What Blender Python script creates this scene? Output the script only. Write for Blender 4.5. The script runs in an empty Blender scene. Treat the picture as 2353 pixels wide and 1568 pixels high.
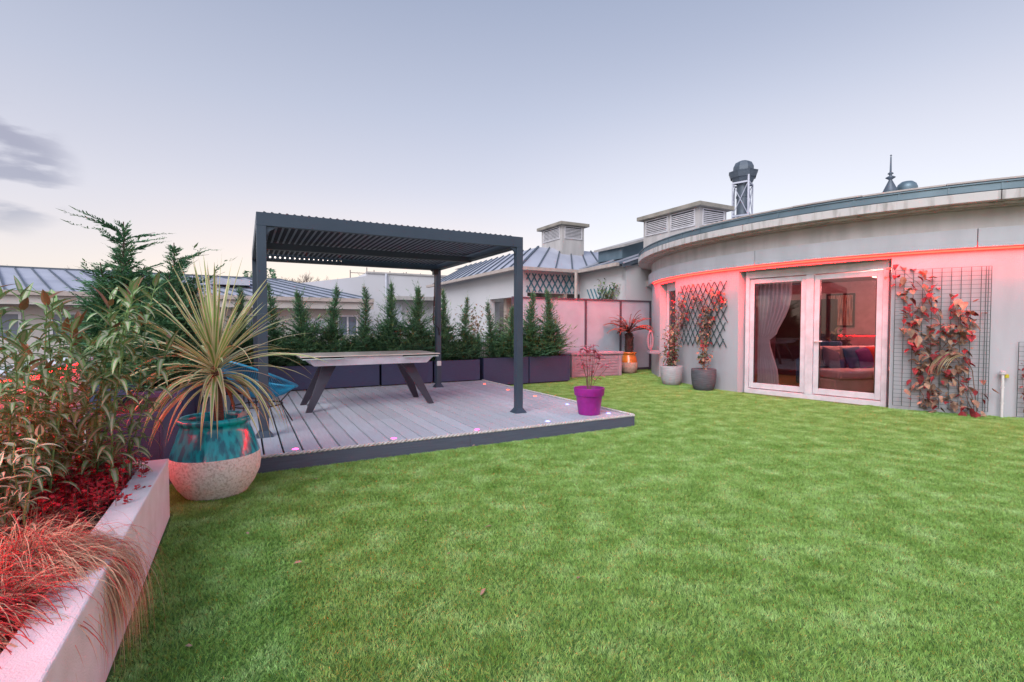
import bpy, math, random
from mathutils import Vector, Matrix, noise
sc = bpy.context.scene
R = math.radians
# ------------------------------------------------------------------ camera
EYE = 1.29; FOC = 1142.0; CX, CY = 1176.5, 784.0
PITCH = math.atan(36/FOC)
cam = bpy.data.cameras.new('camera'); co = bpy.data.objects.new('camera', cam)
sc.collection.objects.link(co); sc.camera = co
co.location = (0, 0, EYE); co.rotation_euler = (R(90)-PITCH, 0, 0)
cam.sensor_width = 36; cam.lens = FOC/2353*36; cam.clip_start = .05; cam.clip_end = 2000
# ------------------------------------------------------------------ exposure
sc.view_settings.view_transform = 'Standard'; sc.view_settings.look = 'None'
sc.view_settings.exposure = 0.32; sc.view_settings.gamma = 1
SUN_EL, SUN_AZ = R(38), R(205)        # azimuth clockwise from +Y
# ------------------------------------------------------------------ world
w = bpy.data.worlds.new('World'); sc.world = w; w.use_nodes = True
nt = w.node_tree; N = nt.nodes; L = nt.links
for n in list(N): N.remove(n)
def nd(t, **k):
    n = N.new(t)
    for a, b in k.items(): setattr(n, a, b)
    return n
out = nd('ShaderNodeOutputWorld'); add = nd('ShaderNodeAddShader')
b1 = nd('ShaderNodeBackground'); b2 = nd('ShaderNodeBackground')
sky = nd('ShaderNodeTexSky', sky_type='NISHITA', sun_disc=False, sun_elevation=SUN_EL, sun_rotation=SUN_AZ)
L.new(sky.outputs[0], b1.inputs[0]); b1.inputs[1].default_value = 0.05
tc = nd('ShaderNodeTexCoord'); sep = nd('ShaderNodeSeparateXYZ'); L.new(tc.outputs['Generated'], sep.inputs[0])
ramp = nd('ShaderNodeValToRGB'); L.new(sep.outputs[2], ramp.inputs[0])
cr = ramp.color_ramp; cr.elements[0].position = 0.0; cr.elements[0].color = (.70, .53, .44, 1)
cr.elements[1].position = 1.0; cr.elements[1].color = (.21, .25, .37, 1)
for p, c in ((.10, (.66, .53, .475, 1)), (.22, (.57, .51, .515, 1)), (.38, (.425, .42, .475, 1)), (.58, (.27, .295, .38, 1))):
    e = cr.elements.new(p); e.color = c
def vdot(dirv):
    m = nd('ShaderNodeVectorMath', operation='DOT_PRODUCT'); L.new(tc.outputs['Generated'], m.inputs[0])
    m.inputs[1].default_value = Vector(dirv).normalized(); return m.outputs['Value']
def maprange(src, a, b, c=0, d=1):
    m = nd('ShaderNodeMapRange', interpolation_type='SMOOTHSTEP'); L.new(src, m.inputs[0])
    for i, x in enumerate((a, b, c, d)): m.inputs[i+1].default_value = x
    return m.outputs[0]
def mul(a, b):
    m = nd('ShaderNodeMath', operation='MULTIPLY'); L.new(a, m.inputs[0])
    if isinstance(b, (int, float)): m.inputs[1].default_value = b
    else: L.new(b, m.inputs[1])
    return m.outputs[0]
def mixc(fac, a, b):
    m = nd('ShaderNodeMix', data_type='RGBA'); L.new(fac, m.inputs[0]); L.new(a, m.inputs[6])
    if isinstance(b, tuple): m.inputs[7].default_value = b
    else: L.new(b, m.inputs[7])
    return m.outputs[2]
glow = mul(maprange(vdot((.62, .78, .12)), .72, 1.0), maprange(sep.outputs[2], .5, .05))
col = mixc(mul(glow, .85), ramp.outputs[0], (.72, .67, .655, 1))
peach = mul(maprange(vdot((-.25, .97, .0)), .86, 1.0), maprange(sep.outputs[2], .28, .02))
col = mixc(mul(peach, .8), col, (.86, .62, .45, 1))
mp = nd('ShaderNodeMapping'); mp.inputs['Scale'].default_value = (5, 5, 17); L.new(tc.outputs['Generated'], mp.inputs[0])
cn = nd('ShaderNodeTexNoise'); cn.inputs['Scale'].default_value = 1.5; cn.inputs['Detail'].default_value = 5; L.new(mp.outputs[0], cn.inputs[0])
cm = mul(maprange(cn.outputs[0], .46, .60), maprange(vdot((-1190, 1142, 365)), .9945, .999))
col = mixc(mul(cm, .85), col, (.25, .205, .235, 1))
L.new(col, b2.inputs[0]); b2.inputs[1].default_value = .86
L.new(b1.outputs[0], add.inputs[0]); L.new(b2.outputs[0], add.inputs[1]); L.new(add.outputs[0], out.inputs[0])
# ------------------------------------------------------------------ sun (soft evening glow)
sl = bpy.data.lights.new('sun', 'SUN'); so = bpy.data.objects.new('sun', sl); sc.collection.objects.link(so)
sl.energy = 2.1; sl.angle = R(42); sl.color = (1, .97, .96)
sd = Vector((math.sin(SUN_AZ)*math.cos(SUN_EL), math.cos(SUN_AZ)*math.cos(SUN_EL), math.sin(SUN_EL)))
so.rotation_euler = sd.to_track_quat('Z', 'Y').to_euler(); so.location = (0, 0, 20)
# ------------------------------------------------------------------ materials
MATS = {}
def mat(name, c1, c2=None, rough=.7, metal=0, scale=6, stretch=(1, 1, 1), bump=0, bscale=60, island=0, spec=.5, trans=0, coat=0, wpos=False, detail=5, lo=.35, hi=.65, emit=None, es=0, third=None, sheen=0):
    m = bpy.data.materials.new(name); m.use_nodes = True; t = m.node_tree; n = t.nodes; l = t.links
    p = n['Principled BSDF']; c2 = c2 or tuple(x*.82 for x in c1)
    tcx = n.new('ShaderNodeTexCoord'); src = tcx.outputs['Object']
    if wpos: src = n.new('ShaderNodeNewGeometry').outputs['Position']
    mpp = n.new('ShaderNodeMapping'); mpp.inputs['Scale'].default_value = stretch; l.new(src, mpp.inputs[0])
    nz = n.new('ShaderNodeTexNoise'); nz.inputs['Scale'].default_value = scale; nz.inputs['Detail'].default_value = detail; l.new(mpp.outputs[0], nz.inputs[0])
    rp = n.new('ShaderNodeValToRGB'); l.new(nz.outputs[0], rp.inputs[0])
    rp.color_ramp.elements[0].position = lo; rp.color_ramp.elements[0].color = (*c2, 1)
    rp.color_ramp.elements[1].position = hi; rp.color_ramp.elements[1].color = (*c1, 1)
    if third: e = rp.color_ramp.elements.new(.5*(lo+hi)); e.color = (*third, 1)
    o = rp.outputs[0]
    if island:
        g = n.new('ShaderNodeNewGeometry'); hs = n.new('ShaderNodeHueSaturation')
        mr = n.new('ShaderNodeMapRange'); l.new(g.outputs['Random Per Island'], mr.inputs[0])
        mr.inputs[3].default_value = 1-island; mr.inputs[4].default_value = 1+island
        l.new(mr.outputs[0], hs.inputs['Value']); l.new(o, hs.inputs['Color']); o = hs.outputs[0]
    l.new(o, p.inputs['Base Color'])
    p.inputs['Roughness'].default_value = rough; p.inputs['Metallic'].default_value = metal
    p.inputs['Specular IOR Level'].default_value = spec; p.inputs['Coat Weight'].default_value = coat
    p.inputs['Coat Roughness'].default_value = .08
    if bump:
        bn = n.new('ShaderNodeTexNoise'); bn.inputs['Scale'].default_value = bscale; bn.inputs['Detail'].default_value = 4; l.new(mpp.outputs[0], bn.inputs[0])
        bp = n.new('ShaderNodeBump'); bp.inputs['Strength'].default_value = bump; bp.inputs['Distance'].default_value = .01
        l.new(bn.outputs[0], bp.inputs['Height']); l.new(bp.outputs[0], p.inputs['Normal'])
    if emit: p.inputs['Emission Color'].default_value = (*emit, 1); p.inputs['Emission Strength'].default_value = es
    if trans:
        tr = n.new('ShaderNodeBsdfTranslucent'); l.new(o, tr.inputs[0]); mx = n.new('ShaderNodeMixShader'); mx.inputs[0].default_value = trans
        l.new(p.outputs[0], mx.inputs[1]); l.new(tr.outputs[0], mx.inputs[2]); l.new(mx.outputs[0], n['Material Output'].inputs[0])
    MATS[name] = m; return m
M = MATS
mat('plaster', (.47, .485, .53), (.40, .415, .455), rough=.9, scale=1.8, stretch=(1.5, 1.5, .4), detail=9, bump=.25, bscale=90)
mat('render_white', (.82, .86, .92), (.73, .765, .81), rough=.9, scale=7, bump=.5, bscale=160)
mat('far_white', (.62, .62, .655), (.55, .555, .59), rough=.9, scale=.35, stretch=(1, 1, 1))
mat('concrete', (.50, .48, .475), (.40, .385, .38), rough=.9, scale=1.5, stretch=(3, 3, .5), bump=.3)
mat('cap_stone', (.34, .31, .27), (.22, .21, .18), rough=.95, scale=3, bump=.4)
mat('cornice', (.60, .58, .58), (.34, .33, .32), lo=.30, hi=.5, rough=.9, detail=9, scale=2.6, stretch=(4, 4, .6), bump=.3)
mat('beige_wall', (.58, .55, .53), (.50, .47, .45), rough=.9, scale=.8, bump=.2)
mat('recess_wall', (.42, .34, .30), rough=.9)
mat('zinc', (.54, .56, .65), (.43, .45, .54), rough=.5, metal=.25, scale=1.2, stretch=(1, 1, 1))
mat('zinc_dark', (.12, .15, .19), rough=.5, metal=.3)
mat('gutter_zinc', (.17, .24, .29), (.12, .18, .22), rough=.45, metal=.4, scale=2)
mat('gutter_cream', (.50, .43, .40), rough=.6)
mat('dark_metal', (.052, .062, .080), (.045, .054, .07), rough=.45, metal=.3, scale=3)
mat('post_metal', (.060, .088, .125), (.05, .075, .11), rough=.42, metal=.3, scale=3)
mat('louvre_lit_stripe', (.24, .27, .33), rough=.5)  # paler blade edge and underside: lit stripes put into the colour
mat('louvre_metal', (.050, .056, .070), (.04, .045, .058), rough=.75, spec=.25)
mat('black_metal', (.012, .012, .014), rough=.45)
mat('planter', (.052, .070, .155), (.042, .056, .125), rough=.55, scale=30, stretch=(.3, .3, 6), bump=.15, bscale=60)
mat('deck_board', (.50, .56, .63), (.44, .49, .56), rough=.65, scale=9, stretch=(8, .5, 8), island=.10, bump=.3, bscale=50)
mat('deck_fascia', (.10, .125, .18), (.08, .10, .145), rough=.6, scale=9, stretch=(.4, .4, 10), bump=.2)
mat('deck_trim', (.72, .71, .70), (.5, .49, .48), rough=.5, scale=25)
mat('white_frame', (.72, .72, .78), rough=.35)
mat('white_plastic', (.8, .8, .8), rough=.4)
mat('table_top', (.74, .68, .62), (.68, .62, .57), rough=.3, scale=4, coat=.4)
mat('table_glass', (.50, .62, .62), rough=.15, coat=.5)
mat('table_apron', (.72, .73, .80), rough=.5)
mat('table_leg', (.05, .045, .065), rough=.45, metal=.2)
mat('teal_glaze', (.0, .46, .54), (.0, .16, .24), rough=.16, coat=.35, lo=.42, hi=.58, scale=9, stretch=(3, 3, .35), third=(.0, .34, .42), bump=.15, bscale=20)
mat('jar_clay', (.90, .85, .80), (.64, .57, .51), rough=.9, scale=60, bump=.7, bscale=90, detail=9, lo=.36, hi=.54)
mat('orange_glaze', (.66, .22, .03), (.48, .12, .02), rough=.2, coat=.8, scale=5)
mat('pink_clay', (.60, .42, .36), (.45, .30, .25), rough=.9, scale=20, bump=.5)
mat('soil', (.035, .022, .016), (.015, .010, .008), rough=1, scale=40, bump=1, bscale=80)
mat('purple_plastic', (.32, .014, .27), (.26, .012, .22), rough=.45, scale=12, bump=.08, detail=9)
mat('chest_resin', (.42, .33, .40), rough=.55)
mat('frost_glass', (.66, .74, .82), (.54, .60, .68), rough=.35, scale=2.2, lo=.3, hi=.7, trans=.35)
mat('screen_frame', (.10, .075, .105), rough=.5)
mat('stone_pot_light', (.50, .50, .53), (.36, .36, .39), rough=.8, scale=14, stretch=(.5, .5, 8), bump=.8, bscale=14)
mat('stone_pot_dark', (.13, .14, .165), (.07, .075, .09), rough=.8, scale=14, stretch=(.5, .5, 8), bump=.8, bscale=14)
mat('trellis_green', (.03, .075, .08), rough=.6)
mat('wire', (.12, .16, .165), rough=.5, metal=.4)
mat('trellis_teal', (.06, .20, .26), rough=.6)
mat('cord_blue', (.012, .30, .50), (.01, .22, .40), rough=.35, scale=20)
mat('bark', (.16, .10, .075), (.08, .05, .04), rough=.95, scale=30, stretch=(1, 1, 5), bump=.8)
mat('palm_bark', (.20, .10, .075), (.10, .055, .045), rough=.95, scale=30, stretch=(1, 1, 6), bump=.8)
mat('fern_bark', (.07, .045, .04), (.02, .012, .012), rough=1, scale=26, stretch=(1, 1, .4), bump=1)
mat('conifer', (.18, .38, .20), (.085, .23, .14), rough=.75, scale=7, island=.45, trans=.15)
mat('conifer_tip', (.25, .42, .16), (.15, .29, .12), rough=.75, scale=9, island=.35, trans=.15)
mat('cypress', (.17, .37, .20), (.085, .235, .13), rough=.75, scale=5, island=.4, trans=.15)
mat('leaf_green', (.25, .42, .15), (.12, .22, .08), rough=.42, scale=5, island=.35, trans=.12)
mat('leaf_rib', (.48, .50, .34), rough=.5, island=.2)
mat('leaf_red', (.32, .15, .07), (.2, .08, .045), rough=.45, scale=6, island=.3)
mat('palm_green', (.29, .45, .12), (.20, .32, .09), rough=.45, scale=4, island=.25, trans=.1)
mat('palm_cream', (.74, .66, .44), (.60, .50, .30), rough=.5, scale=4, island=.18, trans=.1)
mat('palm_dry', (.42, .20, .09), (.30, .14, .07), rough=.7, scale=10)
mat('varieg_cream', (.62, .60, .42), rough=.5, island=.15, trans=.1)
mat('varieg_green', (.08, .15, .08), rough=.5, island=.3)
mat('straw', (.74, .54, .36), (.54, .37, .24), rough=.8, scale=3, island=.3)
mat('straw_red_lit', (.62, .075, .06), (.42, .04, .05), rough=.8, scale=3, island=.35)  # straw with the bed's red light partly put into its colour
mat('red_leaf', (.60, .02, .04), (.36, .015, .03), rough=.5, scale=30, island=.45)
mat('heather', (.58, .28, .25), (.38, .17, .16), rough=.9, scale=20, island=.35)
mat('pink_leaf', (.66, .17, .24), (.46, .09, .14), rough=.5, scale=10, island=.35, trans=.15)
mat('rust_frond', (.42, .10, .07), (.28, .08, .05), rough=.8, scale=10, island=.3)
mat('vine_brown', (.44, .29, .20), (.24, .14, .10), rough=.8, scale=10, island=.4, trans=.15)
mat('vine_dark', (.38, .035, .045), (.17, .025, .03), rough=.8, scale=10, island=.4)
mat('vine_green', (.10, .13, .06), rough=.7, scale=8, island=.4)
mat('twig', (.20, .13, .10), rough=.9, scale=10)
mat('turf_base', (.12, .24, .06), (.08, .16, .04), rough=1, scale=30, bump=.5)
mat('stone_white', (.62, .60, .58), rough=.8, scale=14, bump=.5)
mat('curtain', (.85, .80, .78), (.80, .74, .73), rough=.9, scale=3)
mat('sofa', (.55, .42, .36), rough=.9, scale=5, bump=.2, bscale=120)
mat('cushion_grey', (.10, .10, .13), rough=.9); mat('cushion_blue', (.03, .09, .16), rough=.9)
mat('cushion_purple', (.13, .03, .14), rough=.9); mat('cushion_red', (.50, .05, .02), rough=.9)
mat('room_wall', (.55, .36, .37), rough=.9); mat('room_floor', (.30, .17, .11), (.2, .11, .07), rough=.4, scale=6, stretch=(1, 8, 1))  # room wall: pink of the red light put into its colour
mat('dark_wood', (.05, .03, .03), rough=.5); mat('lamp_shade', (.75, .6, .45), rough=.8, emit=(1, .62, .35), es=1.2)
mat('art', (.55, .5, .42), (.10, .06, .08), rough=.6, scale=9, stretch=(9, 9, .4), third=(.45, .15, .06), lo=.4, hi=.6)
mat('louvre_grey', (.62, .61, .64), rough=.6); mat('far_window', (.16, .20, .27), rough=.15)
mat('shutter', (.62, .65, .74), rough=.6)
mat('yellow', (.6, .55, .05), rough=.5); mat('hose_pink', (.62, .30, .36), rough=.5)
mat('distant_bark', (.16, .11, .11), rough=1); mat('hill', (.10, .08, .085), (.07, .06, .06), rough=1, scale=.1)
mat('ground_mat', (.16, .16, .15), rough=1, scale=.05)
mat('grass', (.55, .79, .35), (.18, .37, .055), rough=.5, wpos=True, scale=4.5, detail=12, island=.38, trans=.1, lo=.22, hi=.80, third=(.33, .56, .15))
mat('dry_leaf', (.45, .30, .22), rough=.8)
def emis(name, c, s):
    m = bpy.data.materials.new(name); m.use_nodes = True; n = m.node_tree.nodes; p = n['Principled BSDF']
    p.inputs['Base Color'].default_value = (*[x*.5 for x in c], 1); p.inputs['Emission Color'].default_value = (*c, 1); p.inputs['Emission Strength'].default_value = s
    M[name] = m
emis('led_red', (1, .0010, .0006), 240); emis('led_red_bed', (1, .003, .005), 75)
emis('spot_pink', (1, .06, .34), 5.5); emis('spot_orange', (1, .10, .02), 5); emis('spot_blue', (.20, .24, 1), 5)
emis('bulb', (1, .85, .78), 2.2)
def glassmat(name, tint, rough, refl):
    m = bpy.data.materials.new(name); m.use_nodes = True; t = m.node_tree; n = t.nodes; l = t.links
    n.remove(n['Principled BSDF']); tr = n.new('ShaderNodeBsdfTransparent'); tr.inputs[0].default_value = (*tint, 1)
    gl = n.new('ShaderNodeBsdfGlossy'); gl.inputs['Roughness'].default_value = rough
    fr = n.new('ShaderNodeFresnel'); fr.inputs[0].default_value = refl; mx = n.new('ShaderNodeMixShader')
    l.new(fr.outputs[0], mx.inputs[0]); l.new(tr.outputs[0], mx.inputs[1]); l.new(gl.outputs[0], mx.inputs[2]); l.new(mx.outputs[0], n['Material Output'].inputs[0])
    M[name] = m
glassmat('door_glass', (.84, .80, .85), .01, 1.6)
# ------------------------------------------------------------------ mesh builder
def ortho(d):
    d = Vector(d).normalized(); a = Vector((0, 0, 1)) if abs(d.z) < .9 else Vector((1, 0, 0))
    u = d.cross(a).normalized(); return u, u.cross(d).normalized()
class MB:
    def __init__(s): s.v = []; s.f = []; s.m = []
    def poly(s, pts, m=0):
        k = len(s.v); s.v += [tuple(p) for p in pts]; s.f.append(tuple(range(k, k+len(pts)))); s.m.append(m)
    def grid(s, rows, m=0, cu=False, cv=False):
        k = len(s.v); a = len(rows); b = len(rows[0])
        for r in rows: s.v += [tuple(p) for p in r]
        for i in range(a if cu else a-1):
            for j in range(b if cv else b-1):
                i2 = (i+1) % a; j2 = (j+1) % b
                s.f.append((k+i*b+j, k+i*b+j2, k+i2*b+j2, k+i2*b+j)); s.m.append(m[j] if isinstance(m, (list, tuple)) else m)
    def hexa(s, p, m=0):   # 4 bottom ccw, 4 top
        k = len(s.v); s.v += [tuple(q) for q in p]
        for q in ((3, 2, 1, 0), (4, 5, 6, 7), (0, 1, 5, 4), (1, 2, 6, 5), (2, 3, 7, 6), (3, 0, 4, 7)): s.f.append(tuple(k+i for i in q)); s.m.append(m)
    def box(s, a, b, m=0, rz=0, piv=None, mtx=None):
        (x0, y0, z0), (x1, y1, z1) = a, b
        p = [Vector(q) for q in ((x0, y0, z0), (x1, y0, z0), (x1, y1, z0), (x0, y1, z0), (x0, y0, z1), (x1, y0, z1), (x1, y1, z1), (x0, y1, z1))]
        if mtx: p = [mtx @ q for q in p]
        s.hexa(p, m)
    def cbox(s, c, sz, m=0, mtx=None):
        a = Vector(c)-Vector(sz)/2; b = Vector(c)+Vector(sz)/2; s.box(a, b, m, mtx=mtx)
    def bar(s, p, q, w, h, m=0, up=None):
        p = Vector(p); q = Vector(q); d = (q-p).normalized(); u, v = ortho(d)
        if up: u = d.cross(Vector(up)).normalized(); v = u.cross(d).normalized()
        u *= w/2; v *= h/2
        s.hexa([p-u-v, p+u-v, q+u-v, q-u-v, p-u+v, p+u+v, q+u+v, q-u+v], m)
    def tube(s, path, r, n=6, m=0, closed=False, cap=True):
        path = [Vector(p) for p in path]; rows = []; L_ = len(path)
        for i, p in enumerate(path):
            d = (path[(i+1) % L_]-path[i-1]) if closed else (path[min(i+1, L_-1)]-path[max(i-1, 0)])
            u, v = ortho(d); rr = r[i] if isinstance(r, (list, tuple)) else r
            rows.append([p+(u*math.cos(2*math.pi*j/n)+v*math.sin(2*math.pi*j/n))*rr for j in range(n)])
        s.grid(rows, m, cu=closed, cv=True)
        if cap and not closed and n > 3: s.poly(rows[0][::-1], m); s.poly(rows[-1], m)
    def lathe(s, prof, n=40, c=(0, 0, 0), m=0, wob=0):
        rows = []
        for r, z in prof: rows.append([(c[0]+r*math.cos(2*math.pi*j/n), c[1]+r*math.sin(2*math.pi*j/n), c[2]+z) for j in range(n)])
        s.grid(rows, m, cv=True)
    def blade(s, p, d, ln, w, droop, n=6, mats=0, cols=1, tip=.1, side=None, twist=0, fold=0):
        p = Vector(p); d = Vector(d).normalized(); rows = []; step = ln/n
        sd_ = Vector(side) if side else d.cross(Vector((0, 0, 1)))
        if sd_.length < 1e-3: sd_ = Vector((1, 0, 0))
        sd_.normalize()
        for i in range(n+1):
            t = i/n; ww = w*min(1, (t*5+.45))*(1 if t < .35 else max(tip, 1-((t-.35)/.65)**1.6))/2
            if i == n: ww = w*.02
            upv = sd_.cross(d).normalized()
            row = []
            for j in range(cols+1):
                q = -1+2*j/cols; 
                if cols == 3: q = (-1, -.42, .42, 1)[j]
                row.append(p+sd_*q*ww+upv*abs(q)*fold*ww)
            rows.append(row)
            p = p+d*step; d = (d+Vector((0, 0, -1))*droop*step*(1+t)).normalized()
            if twist: sd_ = (Matrix.Rotation(twist*step, 3, d) @ sd_)
        s.grid(rows, mats)
    def leaf(s, p, d, ln, w, m=0, nrm=None):
        p = Vector(p); d = Vector(d).normalized(); u, v = ortho(d)
        if nrm is not None: a = nrm; u = u*math.cos(a)+v*math.sin(a)
        q = p+d*ln*.45
        s.poly([p, q+u*w/2, p+d*ln, q-u*w/2], m)
    def xf(s, mtx): s.v = [tuple(mtx @ Vector(p)) for p in s.v]
    def build(s, name, mats, parent=None, world=False, smooth=False, bevel=0):
        me = bpy.data.meshes.new(name)
        vs = s.v; loc = None
        if parent is None and world:
            xs = [p[0] for p in vs]; ys = [p[1] for p in vs]; zs = [p[2] for p in vs]
            loc = Vector(((min(xs)+max(xs))/2, (min(ys)+max(ys))/2, min(zs))); vs = [tuple(Vector(p)-loc) for p in vs]
        elif parent is not None and world:
            mt = parent.matrix_basis.copy(); pp = parent.parent
            while pp: mt = pp.matrix_basis @ mt; pp = pp.parent
            inv = mt.inverted(); vs = [tuple(inv @ Vector(p)) for p in vs]
        me.from_pydata(vs, [], s.f)
        if not isinstance(mats, (list, tuple)): mats = [mats]
        for q in mats: me.materials.append(M[q])
        me.polygons.foreach_set('material_index', s.m)
        if smooth: me.polygons.foreach_set('use_smooth', [True]*len(s.f))
        me.update()
        o = bpy.data.objects.new(name, me); sc.collection.objects.link(o)
        if loc: o.location = loc
        if parent: o.parent = parent
        if bevel:
            b = o.modifiers.new('bevel', 'BEVEL'); b.width = bevel; b.segments = 2; b.limit_method = 'ANGLE'
        return o
def thing(name, label, cat, loc=(0, 0, 0), rz=0, group=None):
    o = bpy.data.objects.new(name, None); sc.collection.objects.link(o); o.location = loc; o.rotation_euler = (0, 0, rz); o.empty_display_size = .1
    return tag(o, label, cat, group)
def tag(o, label, cat, group=None):
    o['label'] = label; o['category'] = cat
    if group: o['group'] = group
    return o
def struct(o): o['kind'] = 'structure'; return o
def dup(root, loc, rz, label=None, scale=None):
    r = root.copy(); sc.collection.objects.link(r); r.location = loc; r.rotation_euler = (0, 0, rz)
    if scale: r.scale = scale
    if label: r['label'] = label
    for ch in list(root.children):
        c = ch.copy(); sc.collection.objects.link(c); c.parent = r
        for g in list(ch.children):
            d = g.copy(); sc.collection.objects.link(d); d.parent = c
    return r
ORD = ['first', 'second', 'third', 'fourth', 'fifth', 'sixth', 'seventh', 'eighth', 'ninth', 'tenth', 'eleventh', 'twelfth', 'thirteenth', 'fourteenth', 'fifteenth', 'sixteenth']
# ------------------------------------------------------------------ deck frame:  s along the front edge, t towards the back
TH = R(28.3); CS, SN = math.cos(TH), math.sin(TH); OX, OY = 1.565, 6.314
def D(s, t, z=0): return Vector((OX+s*CS-t*SN, OY+s*SN+t*CS, z))
E1 = Vector((CS, SN, 0)); E2 = Vector((-SN, CS, 0)); UP = Vector((0, 0, 1))
def s_at(u, t):      # s on the line t that lies under column u of the picture plan
    k = (u-CX)/FOC; return (k*(OY+t*CS)-OX+t*SN)/(CS-k*SN)
def dbox(mb, s0, s1, t0, t1, z0, z1, m=0): mb.hexa([D(s0, t0, z0), D(s1, t0, z0), D(s1, t1, z0), D(s0, t1, z0), D(s0, t0, z1), D(s1, t0, z1), D(s1, t1, z1), D(s0, t1, z1)], m)
# ================================================================== GROUND AND TURF
mb = MB(); mb.poly([(-900, -300, -12), (900, -300, -12), (900, 1500, -12), (-900, 1500, -12)])
struct(mb.build('ground', 'ground_mat'))
mb = MB(); dbox(mb, -5.75, 16, -9, 6.25, -.5, 0)
struct(mb.build('lawn', 'turf_base', world=True))
DC = Vector((9.604, 12.222, 0)); DR = 5.937      # round building centre and radius
random.seed(5)
TS = .25
tile = MB()
for i in range(2800):
    x = random.uniform(-.5, .5)*TS; y = random.uniform(-.5, .5)*TS; a = random.uniform(0, 6.283); h = random.uniform(.009, .020)
    lean = random.uniform(.1, .95); wd = random.uniform(.0016, .0032)
    na = 7*noise.noise(Vector((x*34, y*34, 3))); hv = 1+.5*noise.noise(Vector((x*40, y*40, 9))); h *= hv
    lx, ly = math.cos(a)*lean*h*.6+math.cos(na)*.6*h, math.sin(a)*lean*h*.6+math.sin(na)*.6*h; b = random.uniform(0, 6.283); cx_, cy_ = math.cos(b)*wd/2, math.sin(b)*wd/2
    tile.poly([(x-cx_, y-cy_, 0), (x+cx_, y+cy_, 0), (x+lx*.5+cx_*.8, y+ly*.5+cy_*.8, h*.65), (x+lx, y+ly, h), (x+lx*.5-cx_*.8, y+ly*.5-cy_*.8, h*.65)])
tm = bpy.data.meshes.new('grass_tuft'); tm.from_pydata(tile.v, [], tile.f); tm.materials.append(M['grass'])
tobj = bpy.data.objects.new('grass_tuft', tm)
pts = []
k = 0
for i in range(-24, 50):
    for j in range(-24, 26):
        s_, t_ = i*TS+.06, j*TS+.1
        p = D(s_, t_)
        if s_ < -4.72 and not (-.9 < t_ < -.1): continue
        if s_ < -4.95: continue
        if s_ < -.1 and t_ > .08: continue
        if t_ > 4.55 and s_ < 2.2: continue
        if t_ > 6.1: continue
        if (p-DC).length < DR-.05 or p.y < -1.0: continue
        pts.append(p+Vector((0, 0, .001)))
gm = bpy.data.meshes.new('grass'); gm.from_pydata([tuple(p) for p in pts], [], [])
gm.materials.append(M['grass'])
go = bpy.data.objects.new('grass', gm); sc.collection.objects.link(go); tag(go, 'short green artificial grass covering the roof terrace', 'grass'); go['kind'] = 'stuff'
ng = bpy.data.node_groups.new('turf', 'GeometryNodeTree')
ng.interface.new_socket('Geometry', in_out='INPUT', socket_type='NodeSocketGeometry'); ng.interface.new_socket('Geometry', in_out='OUTPUT', socket_type='NodeSocketGeometry')
gi = ng.nodes.new('NodeGroupInput'); gout = ng.nodes.new('NodeGroupOutput'); oi = ng.nodes.new('GeometryNodeObjectInfo'); oi.inputs['Object'].default_value = tobj; oi.inputs['As Instance'].default_value = True
ip = ng.nodes.new('GeometryNodeInstanceOnPoints'); rv = ng.nodes.new('FunctionNodeRandomValue'); rv.data_type = 'INT'
rv.inputs['Min'].default_value = 0; rv.inputs['Max'].default_value = 3
mm = ng.nodes.new('ShaderNodeMath'); mm.operation = 'MULTIPLY'; mm.inputs[1].default_value = math.pi/2
cx = ng.nodes.new('ShaderNodeCombineXYZ')
ma = ng.nodes.new('ShaderNodeMath'); ma.operation = 'ADD'; ma.inputs[1].default_value = TH
ng.links.new([o for o in rv.outputs if o.type == 'INT'][0], mm.inputs[0]); ng.links.new(mm.outputs[0], ma.inputs[0]); ng.links.new(ma.outputs[0], cx.inputs[2])
ng.links.new(gi.outputs[0], ip.inputs['Points']); ng.links.new(oi.outputs['Geometry'], ip.inputs['Instance']); ng.links.new(cx.outputs[0], ip.inputs['Rotation']); ng.links.new(ip.outputs[0], gout.inputs[0])
md = go.modifiers.new('turf', 'NODES'); md.node_group = ng
# fallen leaves
random.seed(3)
fl = MB()
def leafshape(mb, ln, w, m=0, lift=.012):
    P = [(0, 0, .004), (ln*.3, w*.5, lift), (ln*.7, w*.4, lift*.6), (ln, 0, .006), (ln*.7, -w*.4, lift*.5), (ln*.3, -w*.5, lift*.8)]
    mb.poly([P[0], P[1], P[2], P[3]], m); mb.poly([P[0], P[3], P[4], P[5]], m)
leafshape(fl, .05, .02)
spots = [((563, 1240), 'on the turf near the big turquoise jar'), ((667, 1310), 'on the turf in the left foreground'), ((409, 1503), 'on the turf close to the low white wall'), ((1035, 1283), 'on the turf left of the picture middle'),
         ((1130, 1220), 'on the middle of the turf'), ((1332, 1340), 'on the turf in the right foreground'), ((973, 1208), 'on the turf in front of the deck'), ((1115, 1367), 'lowest near the middle foreground'),
         ((725, 1110), 'on the turf just below the deck edge'), ((1085, 1032), 'against the deck fascia by its joint'), ((1770, 1298), 'on the turf at the right')]
base = None
for (u, v), tx in spots:
    b_ = -(v-CY)/FOC; kz = (-math.sin(PITCH)+b_*math.cos(PITCH))/(math.cos(PITCH)+b_*math.sin(PITCH)); y = -EYE/kz*1; x = (u-CX)/FOC*y
    lab = 'small curled dry leaf fallen ' + tx
    if base is None: base = fl.build('fallen_leaf', 'dry_leaf'); tag(base, lab, 'leaf', 'dry leaves fallen on the turf'); o = base
    else: o = base.copy(); sc.collection.objects.link(o); o['label'] = lab
    o.location = (x, y, .028); o.rotation_euler = (random.uniform(-.3, .3), random.uniform(-.3, .3), random.uniform(0, 6)); q = random.uniform(.6, 1.1); o.scale = (q, q, q)
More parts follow.
